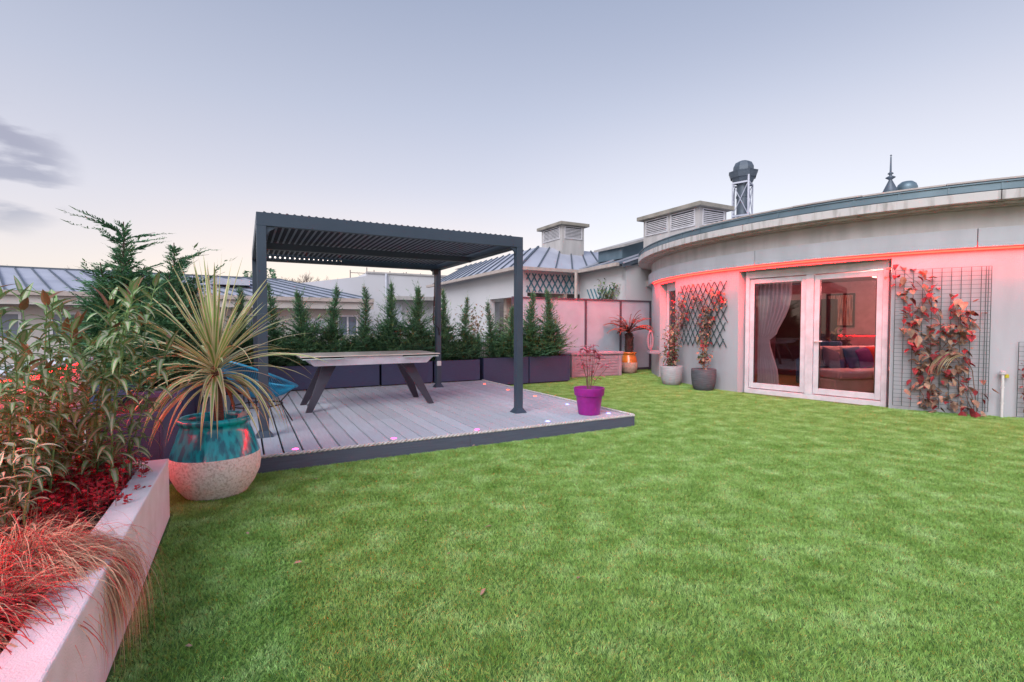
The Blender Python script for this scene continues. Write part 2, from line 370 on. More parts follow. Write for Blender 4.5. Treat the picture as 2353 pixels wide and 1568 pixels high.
# ================================================================== DECK
dk = thing('deck', 'raised grey composite deck with pale rope edging and coloured spotlights', 'deck', D(0, 0, 0), TH)
mb = MB(); bw = .162; x = -.03
random.seed(2)
while x > -4.95:
    x0 = max(x-bw+.018, -4.94)
    cuts = sorted([0.03, 4.62]+[random.choice((1.4, 2.3, 3.2))+random.uniform(-.2, .2)])
    for a, b in zip(cuts, cuts[1:]): mb.box((x0, a+.001, .112), (x, b-.001, .14))
    x -= bw
mb.build('boards', 'deck_board', dk, bevel=.002)
mb = MB(); mb.box((-2.28, .0, .0), (0, .028, .128)); mb.box((-4.94, 0, 0), (-2.283, .028, .128)); mb.box((-.028, .03, 0), (0, 4.62, .128)); mb.build('fascia', 'deck_fascia', dk)
mb = MB(); mb.box((-4.9, .035, .02), (-.04, 4.6, .10)); mb.build('substructure', 'black_metal', dk)
mb = MB()
def rope(mb, a, b, r=.016, pitch=.045):
    a = Vector(a); b = Vector(b); n = int((b-a).length/pitch); d = (b-a)/n; u, v = ortho(d)
    for st in range(2):
        path = []
        for i in range(n*6+1):
            ang = i/6*math.pi+st*math.pi; path.append(a+d*(i/6)+(u*math.cos(ang)+v*math.sin(ang))*r*.55)
        mb.tube(path, r*.62, 5)
rope(mb, (-4.94, .008, .143), (.0, .008, .143)); rope(mb, (-.005, .01, .143), (-.005, 4.6, .143))
mb.build('rope_edging', 'deck_trim', dk, smooth=True)
for (s_, t_, c) in ((-3.97, .17, 'pink'), (-3.05, .17, 'pink'), (-2.13, .16, 'pink'), (-1.19, .19, 'blue'), (-.2, .27, 'blue'), (-.25, 1.14, 'blue'), (-.23, 2.08, 'orange'), (-.25, 2.99, 'orange'), (-.25, 3.97, 'orange')):
    sp = thing('x', '', '', (s_, t_, .14)); del sp['label'], sp['category']; sp.name = 'spotlight'; sp.parent = dk; sp['label'] = c+' lit recessed spotlight'
    q = MB(); q.lathe([(.026, .001), (.034, .003), (.036, .0)], 16); q.build('ring', 'louvre_grey', sp)
    q = MB(); q.lathe([(.0001, .008), (.020, .007), (.029, .003)], 16); q.build('lens', 'spot_'+c, sp)
# ================================================================== PERGOLA
pg = thing('pergola', 'charcoal aluminium louvred pergola standing on the deck', 'pergola', D(0, 0, .14), TH)
S0, S1, T0, T1, ZT = -4.25, -1.15, .86, 4.03, 2.30
PW = .09
for sx, ty in ((S0, T0), (S1-PW, T0), (S0, T1-PW), (S1-PW, T1-PW)):
    q = MB(); q.box((sx, ty, 0), (sx+PW, ty+PW, ZT-.135)); po = q.build('post', 'post_metal', pg, bevel=.003)
    q = MB(); c_ = (sx+PW/2, ty+PW/2); a, b = .085, .047
    q.hexa([(c_[0]-a, c_[1]-a, 0), (c_[0]+a, c_[1]-a, 0), (c_[0]+a, c_[1]+a, 0), (c_[0]-a, c_[1]+a, 0), (c_[0]-b, c_[1]-b, .06), (c_[0]+b, c_[1]-b, .06), (c_[0]+b, c_[1]+b, .06), (c_[0]-b, c_[1]+b, .06)])
    q.build('foot_cover', 'post_metal', po)
for (a, b) in (((S0, T0), (S1, T0+.05)), ((S0, T1-.05), (S1, T1)), ((S0, T0+.052), (S0+.05, T1-.052)), ((S1-.05, T0+.052), (S1, T1-.052))):
    q = MB(); q.box((*a, ZT-.135), (*b, ZT)); q.build('beam', 'post_metal', pg, bevel=.003)
q = MB(); q.box((S0+.05, 2.42, ZT-.155), (S1-.05, 2.50, ZT-.072)); q.build('middle_beam', 'dark_metal', pg)
q = MB()
for xx in (S0+.052, S1-.10): q.box((xx, T0+.1, ZT-.13), (xx+.05, T1-.1, ZT-.10))
q.box((S0+.1, T1-.10, ZT-.13), (S1-.1, T1-.052, ZT-.11)); q.build('inner_gutter', 'dark_metal', pg)
for sx, dx in ((S0+PW, 1), (S1-PW, -1)):
    for ty in (T0+.02, T1-.06):
        q = MB(); z = ZT-.135
        pt = [(sx, ty, z), (sx+dx*.10, ty, z), (sx+dx*.03, ty, z-.05), (sx, ty, z-.09)]
        q.poly(pt); q.poly([(p[0], p[1]+.03, p[2]) for p in pt][::-1])
        for i in range(4): a, b = pt[i], pt[(i+1) % 4]; q.poly([a, b, (b[0], b[1]+.03, b[2]), (a[0], a[1]+.03, a[2])])
        q.build('corner_bracket', 'post_metal', pg)
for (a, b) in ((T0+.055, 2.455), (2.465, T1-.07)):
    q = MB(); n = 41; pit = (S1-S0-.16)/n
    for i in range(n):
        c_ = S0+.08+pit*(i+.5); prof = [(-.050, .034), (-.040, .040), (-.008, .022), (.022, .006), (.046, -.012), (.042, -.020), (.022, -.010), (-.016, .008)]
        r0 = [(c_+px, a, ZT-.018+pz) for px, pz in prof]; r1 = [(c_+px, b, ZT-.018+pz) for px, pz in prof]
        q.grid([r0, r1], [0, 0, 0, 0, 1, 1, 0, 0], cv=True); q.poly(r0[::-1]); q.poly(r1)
    q.build('louvre_bay', ['louvre_metal', 'louvre_lit_stripe'], pg)
q = MB(); cxp, cyp = S1-.13, T1-.12; pts_ = [(cxp, cyp, ZT-.16), (cxp-.01, cyp, ZT-.62), (cxp-.035, cyp, ZT-1.02), (cxp-.03, cyp, ZT-1.12), (cxp+.07, cyp, ZT-1.2), (cxp+.09, cyp+.02, ZT-1.33)]
q.tube(pts_, .009, 6); q.tube([pts_[1], (cxp-.02, cyp, ZT-.8)], .016, 6); q.box((cxp-.03, cyp-.03, ZT-.22), (cxp+.05, cyp+.06, ZT-.13)); q.build('crank', 'black_metal', pg)
q = MB(); q.box((S1-PW-.002, T1-PW-.045, .40), (S1-PW+.075, T1-PW-.001, .49)); q.build('power_socket', 'white_plastic', pg, bevel=.01)
q = MB()
for k in range(18):
    rr = .016*(1-k/24); q = MB(); q.lathe([(.0001, -rr), (rr*.7, -rr*.7), (rr, 0), (rr*.7, rr*.7), (.0001, rr)], 8, c=(S0+.11+k*.0715, T1-.115, ZT-.075)); q.build('bulb', 'bulb', pg, smooth=True)
# ================================================================== TABLE
tb = thing('dining_table', 'long outdoor table with pale extending top and splayed charcoal legs', 'table', D(-2.80, 2.55, .14), TH)
TZ = .745; bx = .945
q = MB(); q.hexa([(-bx, -.48, TZ-.012), (bx, -.48, TZ-.012), (bx, .48, TZ-.012), (-bx, .48, TZ-.012), (-bx, -.48, TZ), (bx, -.48, TZ), (bx, .48, TZ), (-bx, .48, TZ)]); q.build('tabletop', 'table_top', tb, bevel=.003)
q = MB(); q.box((-bx+.02, -.475, TZ-.016), (bx-.02, .475, TZ-.012)); q.build('seal', 'black_metal', tb)
for sg in (-1, 1):
    a, b = sorted((sg*.90, sg*.42)); q = MB(); q.box((a-.02, -.49, TZ-.045), (b+.02, .49, TZ-.03)); q.build('extension_leaf', 'table_glass', tb, bevel=.002)
q = MB(); q.hexa([(-.77, -.40, TZ-.135), (.77, -.40, TZ-.135), (.77, .40, TZ-.135), (-.77, .40, TZ-.135), (-.85, -.44, TZ-.047), (.85, -.44, TZ-.047), (.85, .44, TZ-.047), (-.85, .44, TZ-.047)]); q.box((-.40, -.44, TZ-.0465), (.40, .44, TZ-.0165)); q.build('apron', 'table_apron', tb)
for sg in (-1, 1):
    for ty in (-1, 1):
        top = Vector((sg*.54, ty*.14, TZ-.136)); bot = Vector((sg*.84, ty*.36, 0)); q = MB()
        wt, wb = .092, .04; th = .028
        q.hexa([bot+Vector((-wb, -th, 0)), bot+Vector((wb, -th, 0)), bot+Vector((wb, th, 0)), bot+Vector((-wb, th, 0)), top+Vector((-wt, -th, 0)), top+Vector((wt, -th, 0)), top+Vector((wt, th, 0)), top+Vector((-wt, th, 0))])
        q.build('leg', 'table_leg', tb, bevel=.003)
# ================================================================== STRING CHAIR
ch = thing('string_chair', 'turquoise cord lounge chair with black wire legs on the deck', 'chair', (-2.98, 5.80, .14), R(62))
ring = []; inner = []; n = 64
for i in range(n):
    a = 2*math.pi*i/n; cx_, cy_ = math.cos(a), math.sin(a)
    rr = .40*(1+.0*cx_); x_ = cx_*.44; y_ = cy_*rr; z_ = .55-.19*cx_+.03*cx_*cx_
    ring.append(Vector((x_, y_, z_))); inner.append(Vector((.02+cx_*.13, cy_*.13, .30-.02*cx_)))
q = MB(); q.tube(ring, .014, 8, closed=True); q.build('rim', 'cord_blue', ch, smooth=True)
q = MB(); q.tube(inner, .009, 6, closed=True)
q.tube([p*1.0 for p in [Vector((v.x*.6+.01, v.y*.6, .22)) for v in ring]], .009, 6, closed=True); q.build('seat_ring', 'black_metal', ch, smooth=True)
q = MB()
for i in range(n*2):
    a = 2*math.pi*i/(n*2); k0 = i/2; A = ring[int(k0) % n].lerp(ring[(int(k0)+1) % n], k0 % 1); B = inner[int(k0) % n].lerp(inner[(int(k0)+1) % n], k0 % 1)
    q.tube([A, A.lerp(B, .5)+Vector((0, 0, -.02)), B], .0035, 4, cap=False)
q.build('cords', 'cord_blue', ch, smooth=True)
for a in (35, 145, 215, 325):
    q = MB(); ca, sa = math.cos(R(a)), math.sin(R(a)); q.tube([(ca*.24, sa*.24, .24), (ca*.37, sa*.37, 0)], .008, 6); q.tube([(ca*.24, sa*.24, .24), (ca*.38, sa*.36, .5-.14*ca)], .008, 6); q.build('leg', 'black_metal', ch)
# ================================================================== PLANTER BOXES
def planter(name, lab, wd, dp, ht, loc, rz=TH, group='slim charcoal planter boxes edging the terrace'):
    p = thing(name, lab, 'planter', loc, rz, group); q = MB(); g = .006
    q.box((0, 0, .02), (wd, .02, ht)); q.box((0, dp-.02, .02), (wd, dp, ht)); q.box((0, .021, .02), (.02, dp-.021, ht)); q.box((wd-.02, .021, .02), (wd, dp-.021, ht)); q.build('box', 'planter', p, bevel=.003)
    q = MB(); q.box((.022, .022, .03), (wd-.022, dp-.022, ht-.05)); q.build('soil', 'soil', p)
    q = MB(); q.box((.02, .02, 0), (wd-.02, dp-.02, .02)); q.build('base', 'black_metal', p)
    return p
edges = [-4.88, -4.21, -3.18, -2.14, -1.09, -.06]
for i in range(5): planter('planter_box', 'slate grey planter box with conifers, %s from the left behind the deck' % ORD[i], edges[i+1]-edges[i]-.045, .45, .44, D(edges[i]+.045, 4.6, .14))
planter('planter_box', 'purple grey planter box on the turf just right of the deck corner', 1.09, .45, .60, D(.04, 4.63, 0))
planter('planter_box', 'purple grey planter box on the turf beside the storage chest', 1.07, .45, .60, D(1.16, 4.63, 0))
for i in range(3): planter('planter_box', ('maroon lit planter box at the deck corner behind the white wall', 'planter box along the left deck edge behind the turquoise chair', 'planter box in the left rear corner of the deck under the tall cypress')[i], 1.42, .48, .60, D(-4.96, .0+i*1.5, 0), TH+R(90))
# ================================================================== CONIFERS
def frond(mb, p, d, ln, w, n, m=0, droop=.6, tipm=None):
    """one flat scale-leaf spray: an axis with paired twigs of small diamond leaves"""
    p = Vector(p); d = Vector(d).normalized(); side = d.cross(UP)
    if side.length < .05: side = Vector((1, 0, 0))
    side.normalize(); step = ln/n
    for i in range(n):
        t = (i+.5)/n; q = p+d*step*i
        tl = w*(1-t*.75)*random.uniform(.6, 1.15)
        for sg in (-1, 1):
            dd = (d*.75+side*sg*random.uniform(.5, .95)+Vector((0, 0, random.uniform(-.25, .3)))).normalized()
            mb.leaf(q, dd, tl, tl*.34, (tipm if tipm is not None and t > .55 and random.random() < .6 else m), nrm=random.uniform(-.6, .6))
            if tl > .03:
                for e in (.35, .65):
                    d2 = (dd+d*random.uniform(.2, .9)+Vector((0, 0, random.uniform(-.3, .4)))).normalized(); mb.leaf(q+dd*tl*e, d2, tl*.6, tl*.24, m, nrm=random.uniform(-1, 1))
        d = (d+Vector((random.uniform(-.08, .08), random.uniform(-.08, .08), droop*step*random.uniform(-.5, 1)))).normalized()
    mb.leaf(p+d*ln*.9, d, ln*.22, ln*.05, tipm if tipm is not None else m)
def conifer_mesh(h, seed, rbase=.36, dens=1.0):
    random.seed(seed); fo = MB(); tk = MB(); path = []; x = y = 0
    for i in range(9):
        t = i/8; path.append(Vector((x, y, h*t*.97))); x += random.uniform(-.02, .02)*(1+t); y += random.uniform(-.02, .02)*(1+t)
    tk.tube(path, [.016*(1-i/9)+.002 for i in range(9)], 6)
    nb = int(175*h/1.2*dens)
    for i in range(nb):
        t = (i/nb)**1.25*.97; k = t*8; j = min(int(k), 7); p = path[j].lerp(path[j+1], k-j)
        a = i*2.399+random.uniform(-.4, .4); el = R(random.uniform(15, 45)+25*t)
        prof = rbase*(1-t)**.8*(1.15 if t < .38 else .92)+.07; ln = prof*random.uniform(.6, 1.25)
        if random.random() < .09: ln *= 1.65
        d = Vector((math.cos(a)*math.cos(el), math.sin(a)*math.cos(el), math.sin(el)))
        tk.tube([p, p+d*ln*.7], [.004, .001], 3, cap=False)
        n = max(4, int(ln/.026)); frond(fo, p+d*ln*.1, d, ln, .10*(1-t*.35), n, 0, .8, 1)
        if t < .45:
            a2 = a+random.uniform(-.7, .7); d2 = Vector((math.cos(a2)*.85, math.sin(a2)*.85, random.uniform(-.1, .5))); frond(fo, p+d*ln*.35, d2, ln*.75, .085, n, 0, .6, 1)
    for i in range(5): frond(fo, path[-1]-Vector((0, 0, i*.035)), (random.uniform(-.3, .3), random.uniform(-.3, .3), 1), .16-i*.012, .045, 7, 1, .1)
    return tk, fo
def make_conifer(h, seed, lab, loc, rz, **k):
    t = thing('conifer', lab, 'conifer', loc, rz, 'young conifers planted in the rear boxes'); tk, fo = conifer_mesh(h, seed, **k)
    tk.build('trunk', 'bark', t); fo.build('foliage', ['conifer', 'conifer_tip'], t); return t
CU = [(560, 660), (625, 648), (692, 668), (766, 655), (831, 655), (895, 646), (960, 657), (1021, 664), (1070, 680), (1136, 690), (1168, 702), (1215, 668), (1266, 660)]
protos = [None]*6; random.seed(11)
where = ['farthest left, mostly behind the spiky palm', 'just right of the front left pergola post', 'above the left end of the table, one long side branch', 'slender, above the left half of the table', 'slender, above the table middle left', 'slender, above the table middle with a bent tip',
         'full, above the right end of the table', 'right behind the rear right pergola post', 'short, right of the rear right pergola post', 'bushy, between the two right pergola posts', 'narrow, left beside the front right pergola post', 'two tiered, right of the front right pergola post', 'largest and widest, at the right end by the frosted screen']
for i, (u, v) in enumerate(CU):
    t_ = 4.83+random.uniform(-.04, .04); s_ = s_at(u, t_); z0 = .52; p = D(s_, t_, z0); top = EYE+(748-v)/FOC*p.y; h = top-z0; lab = 'dark green conifer '+where[i]; j = (0, 1, 2, 3, 4, 5, 2, 0, 1, 4, 3, 5, 0)[i]
    if i == 12: make_conifer(1.62, 77, lab, p, 0, rbase=.42); continue
    if protos[j] is None: protos[j] = (make_conifer(h, 20+j, lab, p, random.uniform(0, 6), rbase=(.36, .28, .42, .33, .30, .38)[j], dens=(1, .75, 1.1, .9, .7, 1)[j]), h)
    else: k = h/protos[j][1]; cf_ = dup(protos[j][0], p, random.uniform(0, 6), lab, (k**.5*random.uniform(.9, 1.1), k**.5*random.uniform(.85, 1.15), k)); cf_.rotation_euler = (random.uniform(-.07, .07), random.uniform(-.07, .07), cf_.rotation_euler[2])
# low conifer filler rows are their own small shrubs
random.seed(31); lowp = None
for i in range(14):
    s_ = -4.75+i*.53+random.uniform(-.05, .05); t_ = 4.95+random.uniform(-.03, .03)
    if s_ > 2.0: break
    lab = 'low dense conifer bush between the taller conifers, %s from the left' % ORD[i]
    p = D(s_, t_, .5)
    if lowp is None:
        lowp = thing('low_conifer', lab, 'conifer bush', p, 0, 'low conifer bushes filling the rear boxes'); fo = MB(); tk = MB(); tk.tube([(0, 0, 0), (0, 0, .3)], .012, 5)
        for k in range(120):
            a = k*2.4; el = R(random.uniform(5, 75)); d = Vector((math.cos(a)*math.cos(el), math.sin(a)*math.cos(el), math.sin(el))); frond(fo, Vector((0, 0, random.uniform(.02, .3))), d, random.uniform(.2, .38), .09, 11, 0, .5, 1)
        tk.build('trunk', 'bark', lowp); fo.build('foliage', ['conifer', 'conifer_tip'], lowp)
    else: dup(lowp, p, random.uniform(0, 6), lab, (random.uniform(1.0, 1.25),)*2+(random.uniform(1.0, 1.35),))
# big cypress left
def cypress(lab, loc, seed, h, spread, nst):
    random.seed(seed); t = thing('cypress', lab, 'tree', loc, 0, 'tall cypresses in the left planter'); fo = MB(); tk = MB()
    for q in range(nst):
        a = q*2.1+random.uniform(-.3, .3); r0 = .08 if q else 0; hh = h*(1 if q == 0 else random.uniform(.72, .88)); lean = Vector((math.cos(a), math.sin(a), 0))*(spread*.35 if q else .03)
        path = [Vector((math.cos(a)*r0, math.sin(a)*r0, 0))+lean*(i/8)+Vector((0, 0, hh*i/8)) for i in range(9)]
        tk.tube(path, [.028*(1-i/9)+.003 for i in range(9)], 6)
        nb = 210 if q == 0 else 135
        for i in range(nb):
            tt = (i/nb)**1.1*.96; k = tt*8; j = min(int(k), 7); p = path[j].lerp(path[j+1], k-j); b = i*2.399+random.uniform(-.5, .5); el = R(random.uniform(5, 40)+15*tt)
            ln = (spread*(1-tt)**.8*(1 if tt < .6 else .75)+.08)*random.uniform(.55, 1.2)
            long_ = tt > .5 and random.random() < .10
            if long_: ln = random.uniform(.4, .62); el = R(random.uniform(8, 28))
            d = Vector((math.cos(b)*math.cos(el), math.sin(b)*math.cos(el), math.sin(el))); tk.tube([p, p+d*ln*.8], [.006, .002], 3, cap=False)
            m = 0; nseg = max(5, int(ln/.035)); frond(fo, p+d*ln*.15, d, ln, .10 if long_ else .12*(1-tt*.3), nseg*2 if long_ else nseg, 0, .15 if long_ else .5, 1)
            if tt < .62:
                for w2 in range(2):
                    b2 = b+random.uniform(-.9, .9); d2 = Vector((math.cos(b2)*.85, math.sin(b2)*.85, random.uniform(-.3, .6))); frond(fo, p+d*ln*random.uniform(.3, .8), d2, min(ln*.8, .3), .12, 8, 0, .5, 1)
    tk.build('trunk', 'bark', t); fo.build('foliage', ['cypress', 'conifer_tip'], t); return t
planter('planter_box', 'planter box farthest back at the left carrying the tallest cypress', 1.4, .48, .60, D(-5.50, 2.5, 0), TH+R(90))
cypress('tallest blue green cypress with bare pointed leader rising over the left roofs', D(-5.72, 3.1, .5), 3, 2.10, .52, 4)
cypress('broad green cypress just right of the tallest one', D(s_at(400, 4.0), 4.0, .5), 8, 2.0, .56, 4)
cypress('low wide green cypress behind the spiky palm', D(-5.22, 2.7, .5), 15, 1.45, .48, 3)
# ================================================================== REAR FENCE AND PARAPETS
fe = thing('mesh_fence', 'dark wire mesh fence behind the conifer planters', 'fence', D(-5.6, 5.3, 0), TH)
q = MB()
for k in range(0, 156): q.box((k*.05, -.003, .05), (k*.05+.006, .003, 1.06))
for z in (.1, .3, .5, .7, .9, 1.05): q.box((0, .004, z), (7.8, .010, z+.008))
q.build('mesh_panel', 'black_metal', fe)
for k in range(5): q = MB(); q.box((k*1.94-.02, -.02, 0), (k*1.94+.02, .02, 1.1)); q.build('post', 'black_metal', fe)
q = MB(); q.box((-.3, .35, -.5), (8.0, .5, .90)); q.box((-.3, .33, .9), (8.0, .52, .97), 1); q.xf(fe.matrix_basis if False else Matrix.Translation(D(-5.6, 5.3, 0)) @ Matrix.Rotation(TH, 4, 'Z'))
o = q.build('parapet', ['beige_wall', 'render_white'], world=True); tag(o, 'pale rendered parapet behind the wire mesh fence', 'wall')
q = MB(); dbox(q, -5.95, -5.75, -9, 1.3, -.5, .955); dbox(q, -5.97, -5.66, -9, 1.32, .956, .985)
o = q.build('side_parapet', 'render_white', world=True); tag(o, 'white side parapet behind the shrub bed, glowing pink under its coping', 'wall')
q = MB(); q.tube([D(-5.738, t, .944) for t in [x*.5-6 for x in range(15)]+[1.25]], .009, 6)
o = q.build('light_strip', 'led_red_bed', world=True); tag(o, 'red glowing light strip under the coping behind the shrubs', 'light strip')
# ================================================================== RAISED BED
bd = thing('raised_bed', 'low white rendered planting bed running into the left foreground', 'raised bed', D(-4.83, -.82, 0), TH)
q = MB(); q.box((-.14, -8, 0), (0, 0, .40)); q.box((-.9, -.14, 0), (-.141, 0, .40)); q.build('rim_wall', 'render_white', bd, bevel=.008)
q = MB(); rows = []
random.seed(8)
for i in range(60):
    rows.append([(-.142-.78*j/12, -.142-i*.1, .33+.03*noise.noise(Vector((j*.5, i*.5, 0)))) for j in range(13)])
q.grid(rows); q.build('soil', 'soil', bd, smooth=True)
# ---- willowy shrub
def willow(name, lab, cat, loc, seed, nst, h0, h1, leafl, mats, spread=.3, lw=.022, cols=(0, 1, 0), per=30):
    random.seed(seed); t = thing(name, lab, cat, loc); st = MB(); lf = MB()
    for q in range(nst):
        a = random.uniform(0, 6.283); r0 = random.uniform(0, spread); hh = random.uniform(h0, h1); p = Vector((math.cos(a)*r0, math.sin(a)*r0, 0)); lean = Vector((math.cos(a), math.sin(a), 0))*random.uniform(.1, .7)*spread
        path = [p+lean*(i/6)**1.4+Vector((0, 0, hh*i/6))+Vector((random.uniform(-.012, .012), random.uniform(-.012, .012), 0)) for i in range(7)]
        st.tube(path, [.0045*(1-i/8)+.001 for i in range(7)], 5)
        for i in range(per):
            tt = .12+.88*(i+random.random()*.5)/per; k = tt*6; j = min(int(k), 5); q0 = path[j].lerp(path[j+1], min(k-j, 1)); b = i*2.399+q; el = R(random.uniform(25, 65) if tt > .9 else random.uniform(0, 40))
            d = Vector((math.cos(b)*math.cos(el), math.sin(b)*math.cos(el), math.sin(el))); ln = leafl*random.uniform(.65, 1.15)*(.75 if tt > .93 else 1)
            mi = list(cols)
            if tt > .9 and random.random() < .16: mi = [2, 2, 2]
            lf.blade(q0, d, ln, lw*random.uniform(.8, 1.2), random.uniform(5, 13)*(.4 if tt > .9 else 1), 6, mi, 3, .05, fold=.35)
    st.build('stems', 'leaf_green', t); lf.build('leaves', mats, t); return t
willow('leafy_shrub', 'tall olive green shrub with long narrow drooping leaves in the bed', 'shrub', D(-5.36, -1.12, .33), 4, 26, .85, 1.25, .17, ['leaf_green', 'leaf_rib', 'leaf_red'], .42, .035, per=44)
willow('leafy_shrub', 'lower branches of red tinted shrub nearest the pink parapet', 'shrub', D(-5.42, -1.65, .33), 9, 13, .55, 1.0, .16, ['leaf_green', 'leaf_rib', 'leaf_red'], .30, .027, per=42)
willow('variegated_shrub', 'cream edged variegated shrub at the left picture edge', 'shrub', D(-5.36, -2.02, .33), 5, 9, .35, .66, .10, ['varieg_cream', 'varieg_green', 'varieg_cream'], .17, .034, (0, 1, 0), 16)
# ---- grasses
def tussock(lab, loc, seed, n, ln, mats, lean, w=.0022, rad=.06, drp=(3, 9), name='sedge_grass'):
    random.seed(seed); q = MB()
    for i in range(n):
        a = random.uniform(0, 6.283); el = R(random.uniform(35, 88)); r0 = random.uniform(0, rad); d = Vector((math.cos(a)*math.cos(el), math.sin(a)*math.cos(el), math.sin(el)))+Vector(lean)*random.uniform(0, 1.2)
        q.blade((math.cos(a)*r0, math.sin(a)*r0, 0), d, ln*random.uniform(.55, 1.15), w*random.uniform(.7, 1.5), random.uniform(*drp), 9, random.choice(range(len(mats))), 1, .3, twist=random.uniform(-2, 2))
    o = q.build(name, mats); o.location = loc; tag(o, lab, 'ornamental grass'); return o
tussock('straw coloured sedge spilling over the white wall onto the turf', D(-5.06, -2.38, .37), 1, 3200, .50, ['straw', 'straw', 'straw_red_lit'], E1*.8-E2*.1, drp=(8, 18), rad=.17)
tussock('reddish lit sedge clump in the near corner of the bed', D(-5.22, -2.75, .34), 2, 1500, .36, ['straw_red_lit', 'straw_red_lit', 'straw'], E1*.15-E2*.2, w=.004, rad=.22, drp=(5, 11))
tussock('second reddish lit sedge clump beneath the variegated shrub', D(-5.36, -2.35, .34), 6, 900, .30, ['straw_red_lit', 'straw_red_lit'], E1*.3, w=.004, rad=.20, drp=(5, 11))
tussock('fine straw grass at the foot of the red ground cover', D(-5.2, -1.88, .34), 7, 500, .20, ['straw', 'straw_red_lit'], E1*.4, rad=.12, drp=(6, 12))
random.seed(12); q = MB()
for i in range(300):
    p = Vector((random.gauss(0, .10), random.gauss(0, .22), 0)); hh = random.uniform(.05, .17)
    q.tube([p, p+Vector((0, 0, hh))], .0015, 3, 0, cap=False)
    for k in range(13):
        a = random.uniform(0, 6.3); q.leaf(p+Vector((0, 0, hh*random.uniform(.3, 1.1))), (math.cos(a), math.sin(a), random.uniform(-.1, .8)), .026, .017, 1, nrm=random.uniform(-1, 1))
q.xf(Matrix.Rotation(TH, 4, 'Z')); o = q.build('ground_cover', ['twig', 'red_leaf']); o.location = D(-5.12, -1.42, .34); tag(o, 'bright crimson small leaved ground cover beside the white wall', 'plant')
random.seed(13); q = MB()
for i in range(260):
    a = random.uniform(0, 6.283); el = R(random.uniform(20, 90)); d = Vector((math.cos(a)*math.cos(el), math.sin(a)*math.cos(el), math.sin(el))); ln = random.uniform(.17, .28)
    q.blade((0, 0, .0), d, ln, .004, 0, 3, 0, 1)
    for k in range(9): q.leaf(Vector((0, 0, 0))+d*ln*(.45+.06*k), (d+Vector((random.uniform(-1, 1), random.uniform(-1, 1), random.uniform(-.2, .8)))).normalized(), .016, .006, 0, nrm=random.uniform(-1, 1))
o = q.build('heather', 'heather'); o.location = D(-5.11, -1.10, .35); tag(o, 'dusty pink heather clump at the far end of the bed', 'heather')
# ================================================================== BIG JAR AND PALM
JX, JY = -2.28, 3.80
jr = thing('glazed_jar', 'large clay jar with glossy turquoise upper half beside the white wall', 'jar', (JX, JY, 0))
q = MB(); q.lathe([(.0, .0), (.205, .0), (.215, .015), (.262, .08), (.300, .165), (.310, .235), (.306, .30), (.302, .315)], 64); q.build('clay_belly', 'jar_clay', jr, smooth=True)
q = MB(); q.lathe([(.303, .311), (.296, .34), (.272, .42), (.246, .49), (.232, .53), (.236, .545), (.250, .555), (.256, .572), (.250, .59), (.236, .596), (.222, .588), (.216, .56), (.214, .48)], 64); q.build('glazed_neck', 'teal_glaze', jr, smooth=True)
q = MB(); q.lathe([(.0, .50), (.218, .50)], 32); q.build('soil', 'soil', jr)
random.seed(6)
q = MB(); rows = []
for i in range(9):
    ph = math.pi*i/8; rows.append([Vector((math.sin(ph)*math.cos(a), math.sin(ph)*math.sin(a), math.cos(ph)))*(.045*(1+.35*noise.noise(Vector((math.cos(a), math.sin(a)+3, ph))*1.7))) for a in [2*math.pi*j/14 for j in range(14)]])
q.grid(rows, cv=True); o = q.build('pebble', 'stone_white', smooth=True); o.location = (JX+.13, JY+.16, .555); tag(o, 'rounded pale stone lying in the mouth of the turquoise jar', 'stone')
pa = thing('spiky_palm', 'variegated cordyline palm with striped arching leaves in the turquoise jar', 'palm', (JX, JY, .50))
crown = Vector((.005, 0, .42)); q = MB(); q.tube([(0.03, 0, 0), (.025, 0, .15), (.01, 0, .30), crown+Vector((0, 0, .06))], [.036, .033, .034, .028], 12); q.build('trunk', 'palm_bark', pa, smooth=True)
random.seed(21); q = MB()
for i in range(128):
    t = i/128; a = i*2.399+random.uniform(-.25, .25); el = R(84-104*t**.95+random.uniform(-9, 9)); ln = random.uniform(.58, .86)*(1 if t < .85 else .85)
    d = Vector((math.cos(a)*math.cos(el), math.sin(a)*math.cos(el), math.sin(el))); p = crown+Vector((0, 0, .10-.16*t))+d*.02
    dr = (.15+2.5*t**1.4)*random.uniform(.4, 1.5)
    mi = [1, 0, 1] if t < .9 or random.random() < .75 else [2, 2, 2]
    q.blade(p, d, ln, random.uniform(.024, .038), dr, 10, mi, 3, .08, fold=.30, twist=random.uniform(-1.4, 1.4))
q.build('leaves', ['palm_green', 'palm_cream', 'palm_dry'], pa)
